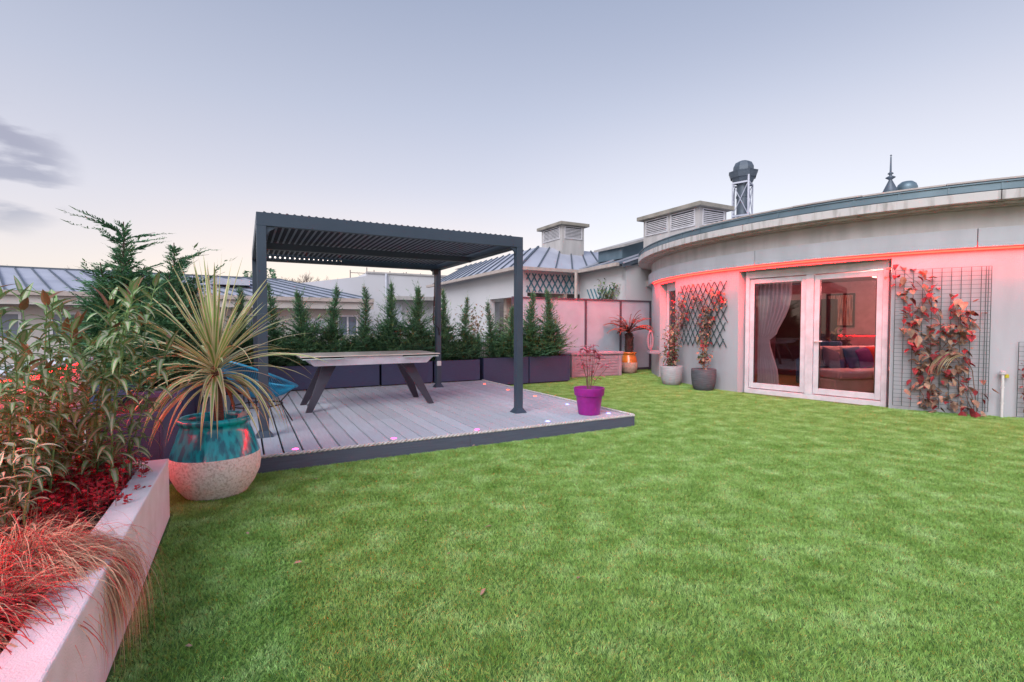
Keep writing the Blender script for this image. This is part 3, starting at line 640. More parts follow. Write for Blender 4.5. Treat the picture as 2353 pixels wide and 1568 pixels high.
# ================================================================== PURPLE POT
pp = thing('plant_pot', 'magenta purple plastic pot on the deck corner', 'plant pot', (1.0, 6.42, .14))
q = MB(); q.lathe([(.0, .0), (.134, .0), (.138, .01), (.170, .245), (.190, .248), (.200, .34), (.200, .346), (.186, .346), (.178, .27), (.0, .27)], 48); q.build('pot', 'purple_plastic', pp, smooth=False, bevel=.002)
q = MB(); q.lathe([(.0, .300), (.18, .298)], 24); q.build('soil', 'soil', pp)
for p_ in bpy.data.meshes[pp.children[0].data.name].polygons: p_.use_smooth = abs(p_.normal.z) < .5
random.seed(14); pl = thing('pink_shrub', 'small sparse shrub with pink red leaves in the purple pot', 'shrub', (1.0, 6.42, .44)); st = MB(); lf = MB()
for i in range(11):
    a = i*2.4; sp = random.uniform(.04, .20) if i > 2 else .03; h = random.uniform(.30, .58) if i > 2 else .62; p0 = Vector((math.cos(a)*.02, math.sin(a)*.02, -.01)); path = [p0, p0+Vector((math.cos(a)*sp*.3, math.sin(a)*sp*.3, h*.4)), p0+Vector((math.cos(a)*sp, math.sin(a)*sp, h*.8)), p0+Vector((math.cos(a)*sp*1.1, math.sin(a)*sp*1.1, h))]
    st.tube(path, [.004, .0035, .002, .0015], 5)
    for e in range(9):
        b = random.uniform(0, 6.3); base_ = path[2].lerp(path[3], random.random()) if e < 7 else path[1].lerp(path[2], random.random())
        lf.blade(base_, (math.cos(b), math.sin(b), random.uniform(-.3, .7)), random.uniform(.075, .12), .036, 8, 4, 0, 2, .1, fold=.3)
st.build('stems', 'twig', pl); lf.build('leaves', 'pink_leaf', pl)
# ================================================================== STORAGE CHEST, ORANGE JAR, TREE FERN
cb = thing('storage_chest', 'mauve slatted resin storage chest in front of the frosted screen', 'chest', (1.46, 12.15, 0), R(22))
q = MB(); q.box((.0, .0, .0), (1.44, .62, .56))
for k in range(7): q.box((.08, -.012, .03+k*.072), (1.36, -.001, .03+k*.072+.055))
q.box((0, -.02, 0), (.075, -.001, .56)); q.box((1.365, -.02, 0), (1.44, -.001, .56)); q.build('body', 'chest_resin', cb, bevel=.004)
q = MB(); q.box((-.04, -.05, .562), (1.48, .65, .625)); q.build('lid', 'chest_resin', cb, bevel=.012)
q = MB(); q.box((.66, -.055, .50), (.78, -.022, .56)); q.build('latch', 'planter', cb)
oj = thing('orange_jar', 'round jar with glossy orange upper half beside the storage chest', 'jar', (3.13, 13.28, 0))
q = MB(); q.lathe([(0, 0), (.15, 0), (.20, .07), (.232, .17), (.234, .26), (.225, .31)], 40); q.build('clay_belly', 'pink_clay', oj, smooth=True)
q = MB(); q.lathe([(.226, .307), (.205, .40), (.175, .49), (.172, .52), (.20, .54), (.205, .565), (.19, .58), (.165, .575), (.16, .52)], 40); q.build('glazed_neck', 'orange_glaze', oj, smooth=True)
q = MB(); q.lathe([(0, .53), (.165, .53)], 20); q.build('soil', 'soil', oj)
tf = thing('tree_fern', 'rust red tree fern with dark fibrous trunk in the orange jar', 'tree fern', (3.13, 13.28, .53)); random.seed(17)
q = MB(); q.tube([(0, 0, 0), (0, .01, .2), (.0, 0, .40), (0, 0, .56)], [.10, .105, .11, .09], 14)
for i in range(160):
    a = random.uniform(0, 6.3); z = random.uniform(0, .5); q.leaf((math.cos(a)*.1, math.sin(a)*.1, z), (math.cos(a)*.4, math.sin(a)*.4, 1), .07, .018, 0, nrm=random.uniform(-1, 1))
q.build('trunk', 'fern_bark', tf, smooth=False)
fr = MB()
for i in range(42):
    a = i*2.4; el = R(random.uniform(30, 75)); p = Vector((0, 0, .54)); d = Vector((math.cos(a)*math.cos(el), math.sin(a)*math.cos(el), math.sin(el))); ln = random.uniform(.55, .82); n = 16
    for k in range(n):
        sdv = d.cross(UP).normalized(); tt = k/n
        fr.bar(p, p+d*ln/n, .010, .010)
        if k > 2:
            for sg in (-1, 1):
                for e in range(2): fr.leaf(p+d*ln/n*e*.5, sdv*sg+d*.35+Vector((0, 0, -.25)), .15*math.sin(math.pi*min(.95, tt+.12))*random.uniform(.7, 1.1), .034, 0)
        p = p+d*ln/n; d = (d+Vector((0, 0, -1))*.10*(.6+tt)).normalized()
fr.build('fronds', 'rust_frond', tf)
# ================================================================== FROSTED SCREEN
sn = thing('frosted_screen', 'frosted glass privacy screen with plum coloured frame behind the chest', 'screen', D(1.9, 5.95, 0), TH); TSs = 5.95
ue = [1255, 1345, 1425, 1493]; es = [s_at(u, TSs)-1.9 for u in ue]; es[0] = es[1]-(es[2]-es[1]); es.insert(0, es[0]-1.0)
zt = EYE+(748-687)/FOC*D(s_at(1345, TSs), TSs).y
for a, b in zip(es, es[1:]):
    q = MB(); q.box((a+.03, -.006, .09), (b-.03, .006, zt-.05)); q.build('glass_panel', 'frost_glass', sn)
for a in es: q = MB(); q.box((a-.03, -.025, 0), (a+.03, .025, zt-.045)); q.build('upright', 'screen_frame', sn)
q = MB(); q.box((es[0]-.03, -.03, zt-.045), (es[-1]+.03, .03, zt)); q.build('top_rail', 'screen_frame', sn)
q = MB(); q.box((es[0]-.03, -.03, .035), (es[-1]+.03, .03, .088)); q.build('bottom_rail', 'screen_frame', sn)
# ================================================================== ROUND HOUSE
hs = thing('round_house', 'curved white rendered house with overhanging cornice and zinc gutter', 'house', DC)
def pc(a, r, z=0): a = R(a); return Vector((r*math.cos(a), r*math.sin(a), z))
def arc(mb, a0, a1, r0, r1, z0, z1, m=0, st=1.0, caps=True):
    n = max(2, int(abs(a1-a0)/st)); rows = []
    for i in range(n+1):
        a = a0+(a1-a0)*i/n; rows.append([pc(a, r1, z0), pc(a, r1, z1), pc(a, r0, z1), pc(a, r0, z0)])
    mb.grid(rows, m, cv=True)
    if caps: mb.poly(rows[0], m); mb.poly(rows[-1][::-1], m)
q = MB(); TW = DR-.30
A_W0, A_W1, A_D0, A_D1 = -181.2, -171.7, -152.8, -129.6
for a, b in ((-235, A_W0), (A_W1, A_D0), (A_D1, -60)): arc(q, a, b, TW, DR, 0, 2.38)
arc(q, A_W0, A_W1, TW, DR, 2.30, 2.38); arc(q, A_D0, A_D1, TW, DR, 2.315, 2.38); q.build('wall', 'plaster', hs)
q = MB()
jn = [-235, -172, -149, -120.5, -92, -60]
for a, b in zip(jn, jn[1:]): arc(q, a+.06, b-.06, TW, DR+.10, 2.385, 2.65)
q.build('band', 'plaster', hs, bevel=.006)
q = MB(); arc(q, -235, -60, TW, DR+.02, 2.651, 2.93); arc(q, -235, -60, TW, DR+.12, 2.931, 2.95); q.build('frieze', 'concrete', hs)
q = MB()
jn = [-235, -173, -149.6, -119, -90, -60]
for a, b in zip(jn, jn[1:]):
    arc(q, a+.05, b-.05, TW, DR+.38, 2.975, 3.10); arc(q, a+.05, b-.05, TW, DR+.24, 2.951, 2.974)
q.build('cornice', 'cornice', hs, bevel=.006)
q = MB(); arc(q, -235, -60, DR+.05, DR+.35, 3.115, 3.21); arc(q, -235, -60, DR+.20, DR+.37, 3.2105, 3.228)
for k in range(-234, -60, 5): arc(q, k, k+.22, DR+.06, DR+.358, 3.116, 3.2095)
q.build('gutter', 'gutter_zinc', hs)
q = MB(); rows = [[pc(a, DR+.22, 3.225), pc(a, DR+.20, 3.25), pc(a, 2.6, 3.55), pc(a, .05, 3.60)] for a in range(-235, -59, 3)]; q.grid(rows)
q.build('roof', 'zinc', hs)
q = MB()
for k, a in enumerate(range(-160, -62, 9)): arc(q, a, a+8.9, DR-.30, DR+.26+.00*k, 3.262+.004*(k % 3), 3.285+.004*(k % 3))
q.build('roof_edge_sheets', 'gutter_cream', hs)
# room shell
dl = pc(A_D0+.35, DR-.17); dr_ = pc(A_D1-.35, DR-.17); dx = (dr_-dl).normalized(); dn = Vector((-dx.y, dx.x, 0)); DW = (dr_-dl).length   # dn points into the room
if dn.dot(-dl) < 0: dn = -dn
DM = Matrix.Translation(dl) @ Matrix(((dx.x, dn.x, 0, 0), (dx.y, dn.y, 0, 0), (0, 0, 1, 0), (0, 0, 0, 1)))
def dw(mb): mb.xf(DM); return mb
q = MB(); rim_ = [pc(a, TW-.01, .02) for a in range(-190, -84, 3)]; q.poly([pc(-190, 1, .02)]+rim_+[pc(-85, 1, .02)])
q.build('room_floor', 'room_floor', hs)
q = MB(); q.poly([DM @ Vector(p) for p in ((.02, .0, .015), (DW-.02, .0, .015), (DW-.02, .6, .015), (.02, .6, .015))]); q.build('threshold', 'room_floor', hs)
q = MB(); q.box((-1.5, 4.2, 0), (5.5, 4.3, 2.33)); q.box((-1.6, 1.3, 0), (-1.5, 4.3, 2.33)); q.box((5.5, 2.3, 0), (5.6, 4.3, 2.33)); q.box((2.9, 2.4, .02), (3.2, 4.2, 2.32)); dw(q); q.poly([pc(-190, 1, 2.335)]+[Vector((p.x, p.y, 2.335)) for p in rim_]+[pc(-85, 1, 2.335)]); q.build('room_walls', 'room_wall', hs)
# doors
def door(x0, x1, hinge, lab):
    d_ = thing('x', '', '', DM @ Vector((x0, 0, 0)), 0); del d_['label'], d_['category']; d_.name = 'glazed_door'; d_.parent = hs; d_['label'] = lab
    d_.rotation_euler = (0, 0, math.atan2(dx.y, dx.x)); W = x1-x0; f = .085
    q = MB(); q.box((0, 0, .10), (f, .06, 2.16)); q.box((W-f, 0, .10), (W, .06, 2.16)); q.box((f, 0, .10), (W-f, .06, .10+f+.015)); q.box((f, 0, 2.16-f), (W-f, .06, 2.16))
    q.build('frame', 'white_frame', d_, bevel=.006)
    q = MB(); q.box((f-.004, .022, .10+f+.010), (W-f+.004, .038, 2.16-f+.004)); q.build('glass', 'door_glass', d_)
    q = MB(); g = .006
    for (a, b) in (((f, -.001, .20), (f+.008, .02, 2.075)), ((W-f-.008, -.001, .20), (W-f, .02, 2.075))): q.box(a, b)
    q.build('gasket', 'black_metal', d_)
    if hinge: q = MB(); q.box((.02, -.05, 1.0), (.045, 0, 1.03)); q.tube([(.032, -.045, 1.015), (.15, -.05, 1.015)], .010, 8); q.build('handle', 'white_plastic', d_)
q = MB(); fz = 2.31
q.box((0, -.02, 0), (.07, .09, fz)); q.box((DW-.07, -.02, 0), (DW, .09, fz)); q.box((.07, -.02, 2.175), (DW-.07, .09, fz)); q.box((.07, -.025, 0), (DW-.07, .09, .085)); q.box((DW/2-.06, -.028, .086), (DW/2+.06, .088, 2.174)); q.box((.05, -.028, 2.235), (DW-.05, -.0205, fz-.01)); dw(q).build('door_surround', 'white_frame', hs, bevel=.005)
door(.075, DW/2-.065, 0, 'left glazed door with a curtain behind'); door(DW/2+.065, DW-.075, 1, 'right glazed door with the sofa behind')
# narrow window
wl = pc(A_W0+.3, DR-.16); wr = pc(A_W1-.3, DR-.16); wx = (wr-wl).normalized(); wn = Vector((-wx.y, wx.x, 0)); WW = (wr-wl).length
if wn.dot(-wl) < 0: wn = -wn
WM = Matrix.Translation(wl) @ Matrix(((wx.x, wn.x, 0, 0), (wx.y, wn.y, 0, 0), (0, 0, 1, 0), (0, 0, 0, 1)))
q = MB(); q.box((0, 0, 0), (.09, .07, 2.3)); q.box((WW-.16, 0, 0), (WW, .07, 2.3)); q.box((.09, 0, 0), (WW-.16, .07, .12)); q.box((.09, 0, 2.12), (WW-.16, .07, 2.3)); q.xf(WM); o = q.build('narrow_window', 'white_frame', hs)
q = MB(); q.box((.092, .03, .122), (WW-.162, .04, 2.118)); q.xf(WM); q.build('pane', 'door_glass', o)
q = MB(); q.box((.09, .12, 0), (WW-.1, .14, 2.3)); q.xf(WM); q.build('blind', 'curtain', o)
# red strip
q = MB(); q.tube([DC+pc(a*1.0, DR+.045, 2.366) for a in range(-186, -79)], .013, 6)
o = q.build('light_strip', 'led_red', world=True, smooth=True); tag(o, 'long orange red light strip under the curved band of the house', 'light strip')
# roof things of the round house
def ventbox(name, lab, loc, rz, wd, dp, h, zt_, panels_l, panels_f):
    """loc = nearest corner; x to the right along the front, y back along the left face"""
    t = thing(name, lab, 'roof vent', loc, rz); q = MB(); q.box((0, 0, 0), (wd, dp, h)); q.build('housing', 'concrete', t, bevel=.005)
    q = MB(); o_ = .14; q.box((-o_, -o_, h), (wd+o_, dp+o_, h+.11)); q.build('cap', 'cap_stone', t, bevel=.01)
    def pan(a, b, ax):
        q = MB(); z0, z1 = h-.46, h-.03
        def bx_(u0, u1, v0, v1, d0, d1):
            if ax == 'f': q.box((u0, -d1, v0), (u1, -d0, v1))
            else: q.box((-d1, u0, v0), (-d0, u1, v1))
        bx_(a, a+.03, z0, z1, .001, .03); bx_(b-.03, b, z0, z1, .001, .03); bx_(a+.03, b-.03, z0, z0+.04, .001, .03); bx_(a+.03, b-.03, z1-.02, z1, .001, .03)
        n = 7
        for k in range(n):
            z = z0+.055+k*(z1-z0-.09)/n; bx_(a+.03, b-.03, z, z+.026, .004, .022)
        lp_ = q.build('louvre_panel', 'louvre_grey', t); q = MB(); bx_(a+.03, b-.03, z0+.04, z1-.02, .0005, .003); q.build('slat_shade', 'black_metal', lp_)  # black sheet standing in for the shade between the slats
    for a, b in panels_f: pan(a, b, 'f')
    for a, b in panels_l: pan(a, b, 'l')
    return t
ventbox('roof_vent', 'large flat capped louvred vent housing on the round house roof', (4.75, 12.7, 3.3), TH, 1.02, 2.0, 1.0, 0, [(.12, .95), (1.05, 1.9)], [(.1, .92)])
fl_ = thing('flue_tower', 'tall dark flue in a lattice frame with a faceted cowl', 'flue', (6.45, 14.0, 3.3)); f0 = .9
q = MB(); q.lathe([(.165, .3), (.165, 1.92)], 20); q.lathe([(.18, 1.55), (.18, 1.6)], 20); q.build('pipe', 'zinc_dark', fl_, smooth=True)
q = MB(); hw = .235
cs_ = [Vector((hw*1.3*math.cos(R(a)), hw*1.3*math.sin(R(a)), 0)) for a in (28, 118, 208, 270)]
cs_ = [Vector((.32, .1, 0)), Vector((-.1, .32, 0)), Vector((-.32, -.05, 0)), Vector((.0, -.32, 0))]
for c_ in cs_: q.tube([c_+Vector((0, 0, .2)), c_+Vector((0, 0, 1.93 if c_ is not cs_[3] else 2.25))], .015 if c_ is not cs_[3] else .03, 6)
for i in range(4):
    a, b = cs_[i], cs_[(i+1) % 4]
    for z in (1.02, 1.93): q.bar(a+Vector((0, 0, z)), b+Vector((0, 0, z)), .03, .045)
    q.tube([a+Vector((0, 0, 1.02)), b+Vector((0, 0, 1.93))], .012, 5); q.tube([b+Vector((0, 0, 1.02)), a+Vector((0, 0, 1.93))], .012, 5)
    q.tube([a+Vector((0, 0, .3)), b+Vector((0, 0, 1.02))], .012, 5)
q.build('lattice', 'zinc', fl_)
q = MB(); q.lathe([(.18, 1.93), (.26, 1.97), (.40, 2.25), (.34, 2.26), (.2, 2.22)], 8); q.lathe([(.34, 2.08), (.38, 2.20), (.30, 2.2)], 8); q.lathe([(.20, 2.2), (.28, 2.26), (.28, 2.38), (.22, 2.50), (.12, 2.555), (.0, 2.56)], 8); q.build('cowl', 'zinc_dark', fl_)
q = MB(); q.lathe([(.155, 0), (.035, .27), (.04, .285), (.10, .325), (.10, .335), (.03, .375), (.03, .40), (.06, .42), (.055, .435), (.022, .46), (.014, .82), (.0, .84)], 16); q.lathe([(0, .83), (.025, .85), (0, .88)], 8)
o = q.build('roof_finial', 'zinc_dark', smooth=True); o.location = (9.05, 12.0, 4.49); tag(o, 'slender pointed zinc finial above the round house roof', 'finial'); q = MB()
q.lathe([(.15, 0), (.15, .6)], 12); q2 = q.build('finial_base', 'gutter_zinc', o); q2.location = (0, 0, -.6)
q = MB(); q.lathe([(.2, -.7), (.2, .02), (.21, .06), (.18, .14), (.11, .20), (0, .225)], 20); o = q.build('roof_dome', 'gutter_zinc', smooth=True); o.location = (9.45, 12.0, 4.52); tag(o, 'small rounded metal dome vent right of the finial', 'roof vent')
# ================================================================== INTERIOR
random.seed(2)
def inroom(u, v, z):  # world point on height z, used for room furniture
    y = FOC*(EYE-z)/(v-748); return Vector(((u-CX)/FOC*y, y, z))
q = MB(); rows = []
for i in range(21):
    z = 2.18*i/20+.03; pin = math.exp(-((z-1.02)/.45)**2); row = []
    for j in range(60):
        k = j/59; width = .62 if z > 1.02 else .42+.0*z; wdt = width*(1-.45*pin)
        row.append(Vector((.10+k*wdt, .28+.05*math.sin(j*.85)*(1-.3*pin), z)))
    rows.append(row)
q.grid(rows); q.xf(Matrix.Translation(DC) @ DM); o = q.build('curtain', 'curtain', world=True, smooth=True); tag(o, 'pale tied back curtain behind the left glazed door', 'curtain')
q = MB(); rows = []
for i in range(12):
    z = 2.18*i/11+.03; rows.append([Vector((DW-.16+.10*j/19, .30+.02*math.sin(j*1.3), z)) for j in range(20)])
q.grid(rows); q.xf(Matrix.Translation(DC) @ DM); o = q.build('curtain', 'curtain', world=True, smooth=True); tag(o, 'narrow pale curtain edge at the right of the right glazed door', 'curtain')
sf = thing('sofa', 'beige sofa seen through the right glazed door', 'sofa', (5.72, 8.62, .03), R(10))
q = MB(); q.box((0, .12, .05), (2.2, 1.0, .30)); q.build('base', 'sofa', sf, bevel=.03)
for k in range(3): q = MB(); q.box((.02+k*.72, .05, .302), (.72+k*.72, .85, .46)); q.build('seat_cushion', 'sofa', sf, bevel=.05)
for k in range(3): q = MB(); q.box((.02+k*.72, .75, .47), (.71+k*.72, 1.0, .86)); q.build('back_cushion', 'sofa', sf, bevel=.06)
def cush(lab, m, loc, rot, s=.40):
    q = MB(); rows = []
    for i in range(13):
        row = []
        for j in range(13):
            x = i/12*2-1; y = j/12*2-1; t_ = ((1-x*x)*(1-y*y))**.4*.08; row.append(Vector((x*s/2, t_, y*s/2)))
        rows.append(row)
    q.grid(rows); q.grid([[Vector((p.x, -p.y, p.z)) for p in r] for r in rows][::-1])
    o = q.build('cushion', m, smooth=True); o.location = loc; o.rotation_euler = rot; tag(o, lab, 'cushion', 'cushions on the sofa')
cush('dark grey cushion lying at the left of the sofa', 'cushion_grey', (6.02, 9.35, .66), (R(-25), R(20), R(12)))
cush('navy blue cushion in the middle of the sofa', 'cushion_blue', (6.47, 9.38, .68), (R(-20), R(-5), R(14)))
cush('purple cushion between the blue and the red one', 'cushion_purple', (6.66, 9.36, .67), (R(-20), R(-12), R(14)))
cush('bright red cushion at the right of the sofa', 'cushion_red', (6.92, 9.40, .70), (R(-20), R(0), R(14)))
iw = Matrix.Translation(DC) @ DM
ar = thing('wall_art', 'framed colourful striped picture on the pink lit room wall', 'picture', iw @ Vector((.25, 4.15, 1.25)), math.atan2(dx.y, dx.x))
q = MB(); q.box((-.3, 0, 0), (.3, .03, .8)); q.build('frame', 'dark_wood', ar); q = MB(); q.box((-.26, -.006, .04), (.26, -.001, .76)); q.build('canvas', 'art', ar)
q = MB(); rows = []
q.box((0, 0, 0), (.9, .35, .85)); q.box((.05, -.02, .1), (.42, -.001, .8)); q.box((.48, -.02, .1), (.85, -.001, .8)); q.xf(iw @ Matrix.Translation((2.2, 3.2, .02))); o = q.build('cabinet', 'dark_wood', world=True, bevel=.01); tag(o, 'dark low cabinet standing behind the sofa', 'cabinet')
lp = thing('table_lamp', 'small glowing lamp on the dark cabinet behind the sofa', 'lamp', iw @ Vector((2.5, 3.35, .87)))
q = MB(); q.lathe([(.0, 0), (.07, 0), (.07, .015), (.015, .03), (.015, .28)], 16); q.build('stand', 'dark_wood', lp); q = MB(); q.lathe([(.13, .22), (.09, .42)], 24); q.build('lamp_shade', 'lamp_shade', lp)
pt_ = bpy.data.lights.new('room_fill', 'POINT'); pt_.energy = 120; pt_.color = (1, .34, .30); pt_.shadow_soft_size = .15; po_ = bpy.data.objects.new('room_fill', pt_); sc.collection.objects.link(po_); po_.location = iw @ Vector((1.6, 2.0, 2.1))  # added fill light that brightens the room, tinted pink
cl_ = thing('added_ceiling_lamp', 'round white lamp added on the room ceiling', 'lamp', iw @ Vector((1.6, 2.0, 2.2))); q = MB(); q.lathe([(.0, .0), (.12, .02), (.14, .06), (.14, .11)], 24); q.build('shade', 'lamp_shade', cl_, smooth=True)  # fixture added at the spot of the room's fill light
hp = willow('house_plant', 'dark house plant in the room corner behind the left edge of the right door', 'plant', iw @ Vector((.9, 2.2, .7)), 44, 5, .25, .55, .2, ['vine_green', 'leaf_green', 'vine_green'], .12, .06, (0, 0, 0), 9)
q = MB(); q.lathe([(0, 0), (.13, 0), (.17, .3), (.15, .3), (0, .28)], 20); q.lathe([(0, -.66), (.16, -.66), (.16, 0), (0, 0)], 20); o = q.build('plant_stand', 'dark_wood'); o.location = iw @ Vector((.9, 2.2, .69)); o.location.z = .69; tag(o, 'dark stand under the house plant in the room', 'plant stand')
q = MB(); q.box((0, 0, 0), (1.3, .3, 1.9))
for k in range(5): q.box((.05, -.02, .15+k*.36), (1.25, -.001, .15+k*.36+.04))
q.xf(iw @ Matrix.Translation((-1.1, 3.85, .02))); o = q.build('bookcase', 'dark_wood', world=True); tag(o, 'dark bookcase at the rear wall behind the left door', 'bookcase')
ac = thing('armchair', 'dark blue armchair behind the left glazed door', 'armchair', iw @ Vector((.62, 1.0, .03)), R(-40)); q = MB(); q.box((0, 0, .12), (.6, .6, .42)); q.box((0, .45, .42), (.6, .62, .95)); q.box((-.1, 0, .12), (0, .62, .62)); q.box((.6, 0, .12), (.7, .62, .62)); q.build('upholstery', 'cushion_blue', ac, bevel=.04); q = MB()
for a in ((0, 0), (.55, 0), (0, .55), (.55, .55)): q.box((a[0], a[1], 0), (a[0]+.05, a[1]+.05, .12))
q.build('feet', 'dark_wood', ac)
# ================================================================== TRELLISES AND VINES
def onwall(a, z, off=.03): return DC+pc(a, DR+off, z)
def ang_at(u):
    k = (u-CX)/FOC; A = k*k+1; B = -2*(k*DC.x+DC.y); C_ = DC.x**2+DC.y**2-DR**2; t = (-B-math.sqrt(B*B-4*A*C_))/(2*A); return math.degrees(math.atan2(t-DC.y, t*k-DC.x))
a0, a1 = ang_at(1566), ang_at(1672); q = MB(); z0, z1 = .86, 2.16; n = 9; rise = (z1-z0)/((a1-a0)*math.pi/180*DR)*1.0
cell = (a1-a0)/n; hgt = z1-z0; per = 5
for sg in (1, -1):
    for i in range(-per*2, n+per*2):
        pth = []
        for k in range(9):
            t = k/8; a = a0+(i+.5)*cell+sg*cell*per*(t-.5)*1.0; pth.append((a, z0+hgt*t))
        seg = [p for p in pth if a0-.3 <= p[0] <= a1+.3]
        for (aa, za), (ab, zb) in zip(seg, seg[1:]): q.bar(onwall(aa, za, .03+.012*(sg > 0)), onwall(ab, zb, .03+.012*(sg > 0)), .016, .009, up=(onwall(aa, za, 1)-onwall(aa, za, 0)))
o = q.build('diamond_trellis', 'trellis_green', world=True); tag(o, 'dark green expanding diamond trellis on the curved wall', 'trellis')
def vine(name, lab, root, pts_, seed, nleaf, mats, wts, lsz=.05, spread=.06, stemr=.004, keep=None):
    random.seed(seed); t = thing(name, lab, 'climbing plant', root); st = MB(); lf = MB()
    for path in pts_:
        path = [Vector(p)-Vector(root) for p in path]; fine = []
        for a, b in zip(path, path[1:]):
            for k in range(5): fine.append(a.lerp(b, k/5)+Vector([random.uniform(-.012, .012) for _ in range(3)]))
        fine.append(path[-1]); st.tube(fine, [stemr*(1-.7*i/len(fine)) for i in range(len(fine))], 4, cap=False)
        for i in range(nleaf):
            k = random.uniform(.08, 1)*(len(fine)-1); j = int(k); j = min(j, len(fine)-2); p = fine[j].lerp(fine[j+1], k-j)+Vector([random.gauss(0, spread*.5) for _ in range(3)])
            d = Vector((random.uniform(-1, 1), random.uniform(-1, .2), random.uniform(-1, .5))); m = random.choices(range(len(mats)), wts)[0]; s = lsz*random.uniform(.5, 1.4); lf.blade(p, d, s, s*.6, random.uniform(3, 18), 3, m, 2, .2, fold=random.uniform(-.6, .6))
    st.build('stems', 'twig', t); lf.build('leaves', mats, t)
    return t
def stone_pot(lab, m, x, y, r, h):
    t = thing('stone_pot', lab, 'plant pot', (x, y, 0)); q = MB(); q.lathe([(0, 0), (r*.62, 0), (r*.80, h*.07), (r*.93, h*.3), (r, h*.65), (r*1.0, h*.97), (r*.98, h), (r*.90, h), (r*.88, h*.85)], 48); q.build('pot', m, t, smooth=True)
    q = MB(); q.lathe([(0, h*.88), (r*.89, h*.88)], 24); q.build('soil', 'soil', t)
stone_pot('light grey ribbed stone pot by the narrow window', 'stone_pot_light', 3.46, 10.75, .235, .42)
stone_pot('dark slate ribbed stone pot under the diamond trellis', 'stone_pot_dark', 3.80, 9.83, .235, .43)
def W(u, z, off=.09): return onwall(ang_at(u), z, off)
r1 = (3.46, 10.75, .38)
vine('climbing_vine', 'tangled brown vine rising from the light grey pot', r1, [[r1, (3.48, 10.8, .7), W(1562, 1.1), W(1568, 1.5), W(1570, 1.95)], [r1, (3.42, 10.75, .8), W(1560, 1.2, .15), W(1580, 1.6), W(1600, 2.0)], [r1, (3.5, 10.72, .6), (3.5, 10.8, 1.0), W(1575, 1.3), W(1590, 1.7)], [r1, (3.36, 10.7, .55), (3.40, 10.75, .9), (3.3, 10.6, 1.15)], [r1, (3.44, 10.8, .6), W(1565, 1.4, .12), W(1563, 2.0)]], 3, 120, ['vine_brown', 'vine_dark', 'vine_green'], (3, 2, 3), .075, .14)
r2 = (3.80, 9.83, .40)
vine('climbing_vine', 'dry vine with pale stems fanning up the trellis from the dark pot', r2, [[r2, (3.83, 9.9, .8), W(1628, 1.1), W(1650, 1.6), W(1665, 2.0)], [r2, (3.78, 9.88, .9), W(1615, 1.3), W(1610, 1.8), W(1640, 2.1)], [r2, (3.84, 9.85, .7), W(1635, 1.0), W(1632, 1.5), W(1600, 1.9)], [r2, (3.8, 9.9, .9), W(1622, 1.2), W(1645, 1.9), W(1672, 1.7)], [r2, (3.82, 9.86, .8), W(1630, 1.4), W(1625, 1.7)]], 5, 100, ['vine_brown', 'vine_dark', 'vine_green'], (5, 2, 2), .075, .10, .006)
def wiregrid(lab, u0, u1, z0, z1, n, mrows, off=.05):
    a0, a1 = ang_at(u0), (ang_at(u1) if u1 < 2353 else u1-3000); q = MB()
    for i in range(n+1):
        a = a0+(a1-a0)*i/n; q.bar(onwall(a, z0, off), onwall(a, z1, off), .006, .006)
    for i in (n,): 
        for e in (-.55, -.3): q.bar(onwall(a1+e, z0, off), onwall(a1+e, z1, off), .006, .006)
    for j in range(mrows+1):
        z = z0+(z1-z0)*j/mrows; aa = [a0+(a1-a0)*i/n for i in range(n+1)]
        for b, c in zip(aa, aa[1:]): q.bar(onwall(b, z, off+.006), onwall(c, z, off+.006), .005, .005)
    o = q.build('wire_trellis', 'wire', world=True); tag(o, lab, 'trellis')
wiregrid('tall wire grid trellis on the wall right of the doors', 2055, 2272, .07, 2.12, 10, 33)
wiregrid('lower wire grid trellis cut by the right picture edge', 2338, 2890, .03, 1.06, 8, 16)
rt = W(2240, .05, .12)
paths = [[rt, W(2215, .6), W(2180, 1.0), W(2150, 1.4), W(2110, 1.9), W(2070, 2.1)], [W(2130, .1, .1), W(2110, .5), W(2140, .8), W(2100, 1.2), W(2085, 1.6), W(2065, 2.0)], [rt, W(2200, .5), W(2150, .75), W(2100, .5)], [W(2130, .1, .1), W(2160, .9), W(2200, 1.3), W(2180, 1.8)], [W(2150, .8), W(2210, 1.1), W(2215, 1.6)], [W(2140, .9), W(2095, 1.1), W(2110, 1.6), W(2150, 1.9)], [rt, W(2165, .25), W(2120, .15)]]
vine('climbing_vine', 'withered brown and crimson vine on the tall wire grid', rt, paths, 8, 66, ['vine_brown', 'vine_brown', 'vine_dark'], (4, 4, 4), .125, .17, .007)
vine('climbing_vine', 'sparse red vine on the trellis at the right picture edge', W(2349, .1, .1), [[W(2349, .1, .1), W(2346, .5), W(2350, .8)], [W(2350, .1, .1), W(2351, .6), W(2345, .75)]], 9, 14, ['vine_dark', 'vine_brown'], (1, 1), .07, .05)
aw = ang_at(2222); wt = (onwall(aw-1, 0)-onwall(aw, 0)).normalized(); wo = pc(aw, 1).normalized()
dp_ = thing('dry_palm_frond', 'drooping dried striped palm frond hooked on the tall wire grid', 'palm frond', W(2222, .75, .14)); random.seed(4); q = MB(); pth = [-wt*.10-UP*.68, -wt*.04-UP*.1, wt*.04+UP*.11, wt*.14+UP*.17, wt*.24+UP*.16]; q.tube(pth, [.006, .006, .005, .004, .003], 5); q.build('stem', 'twig', dp_); q = MB()
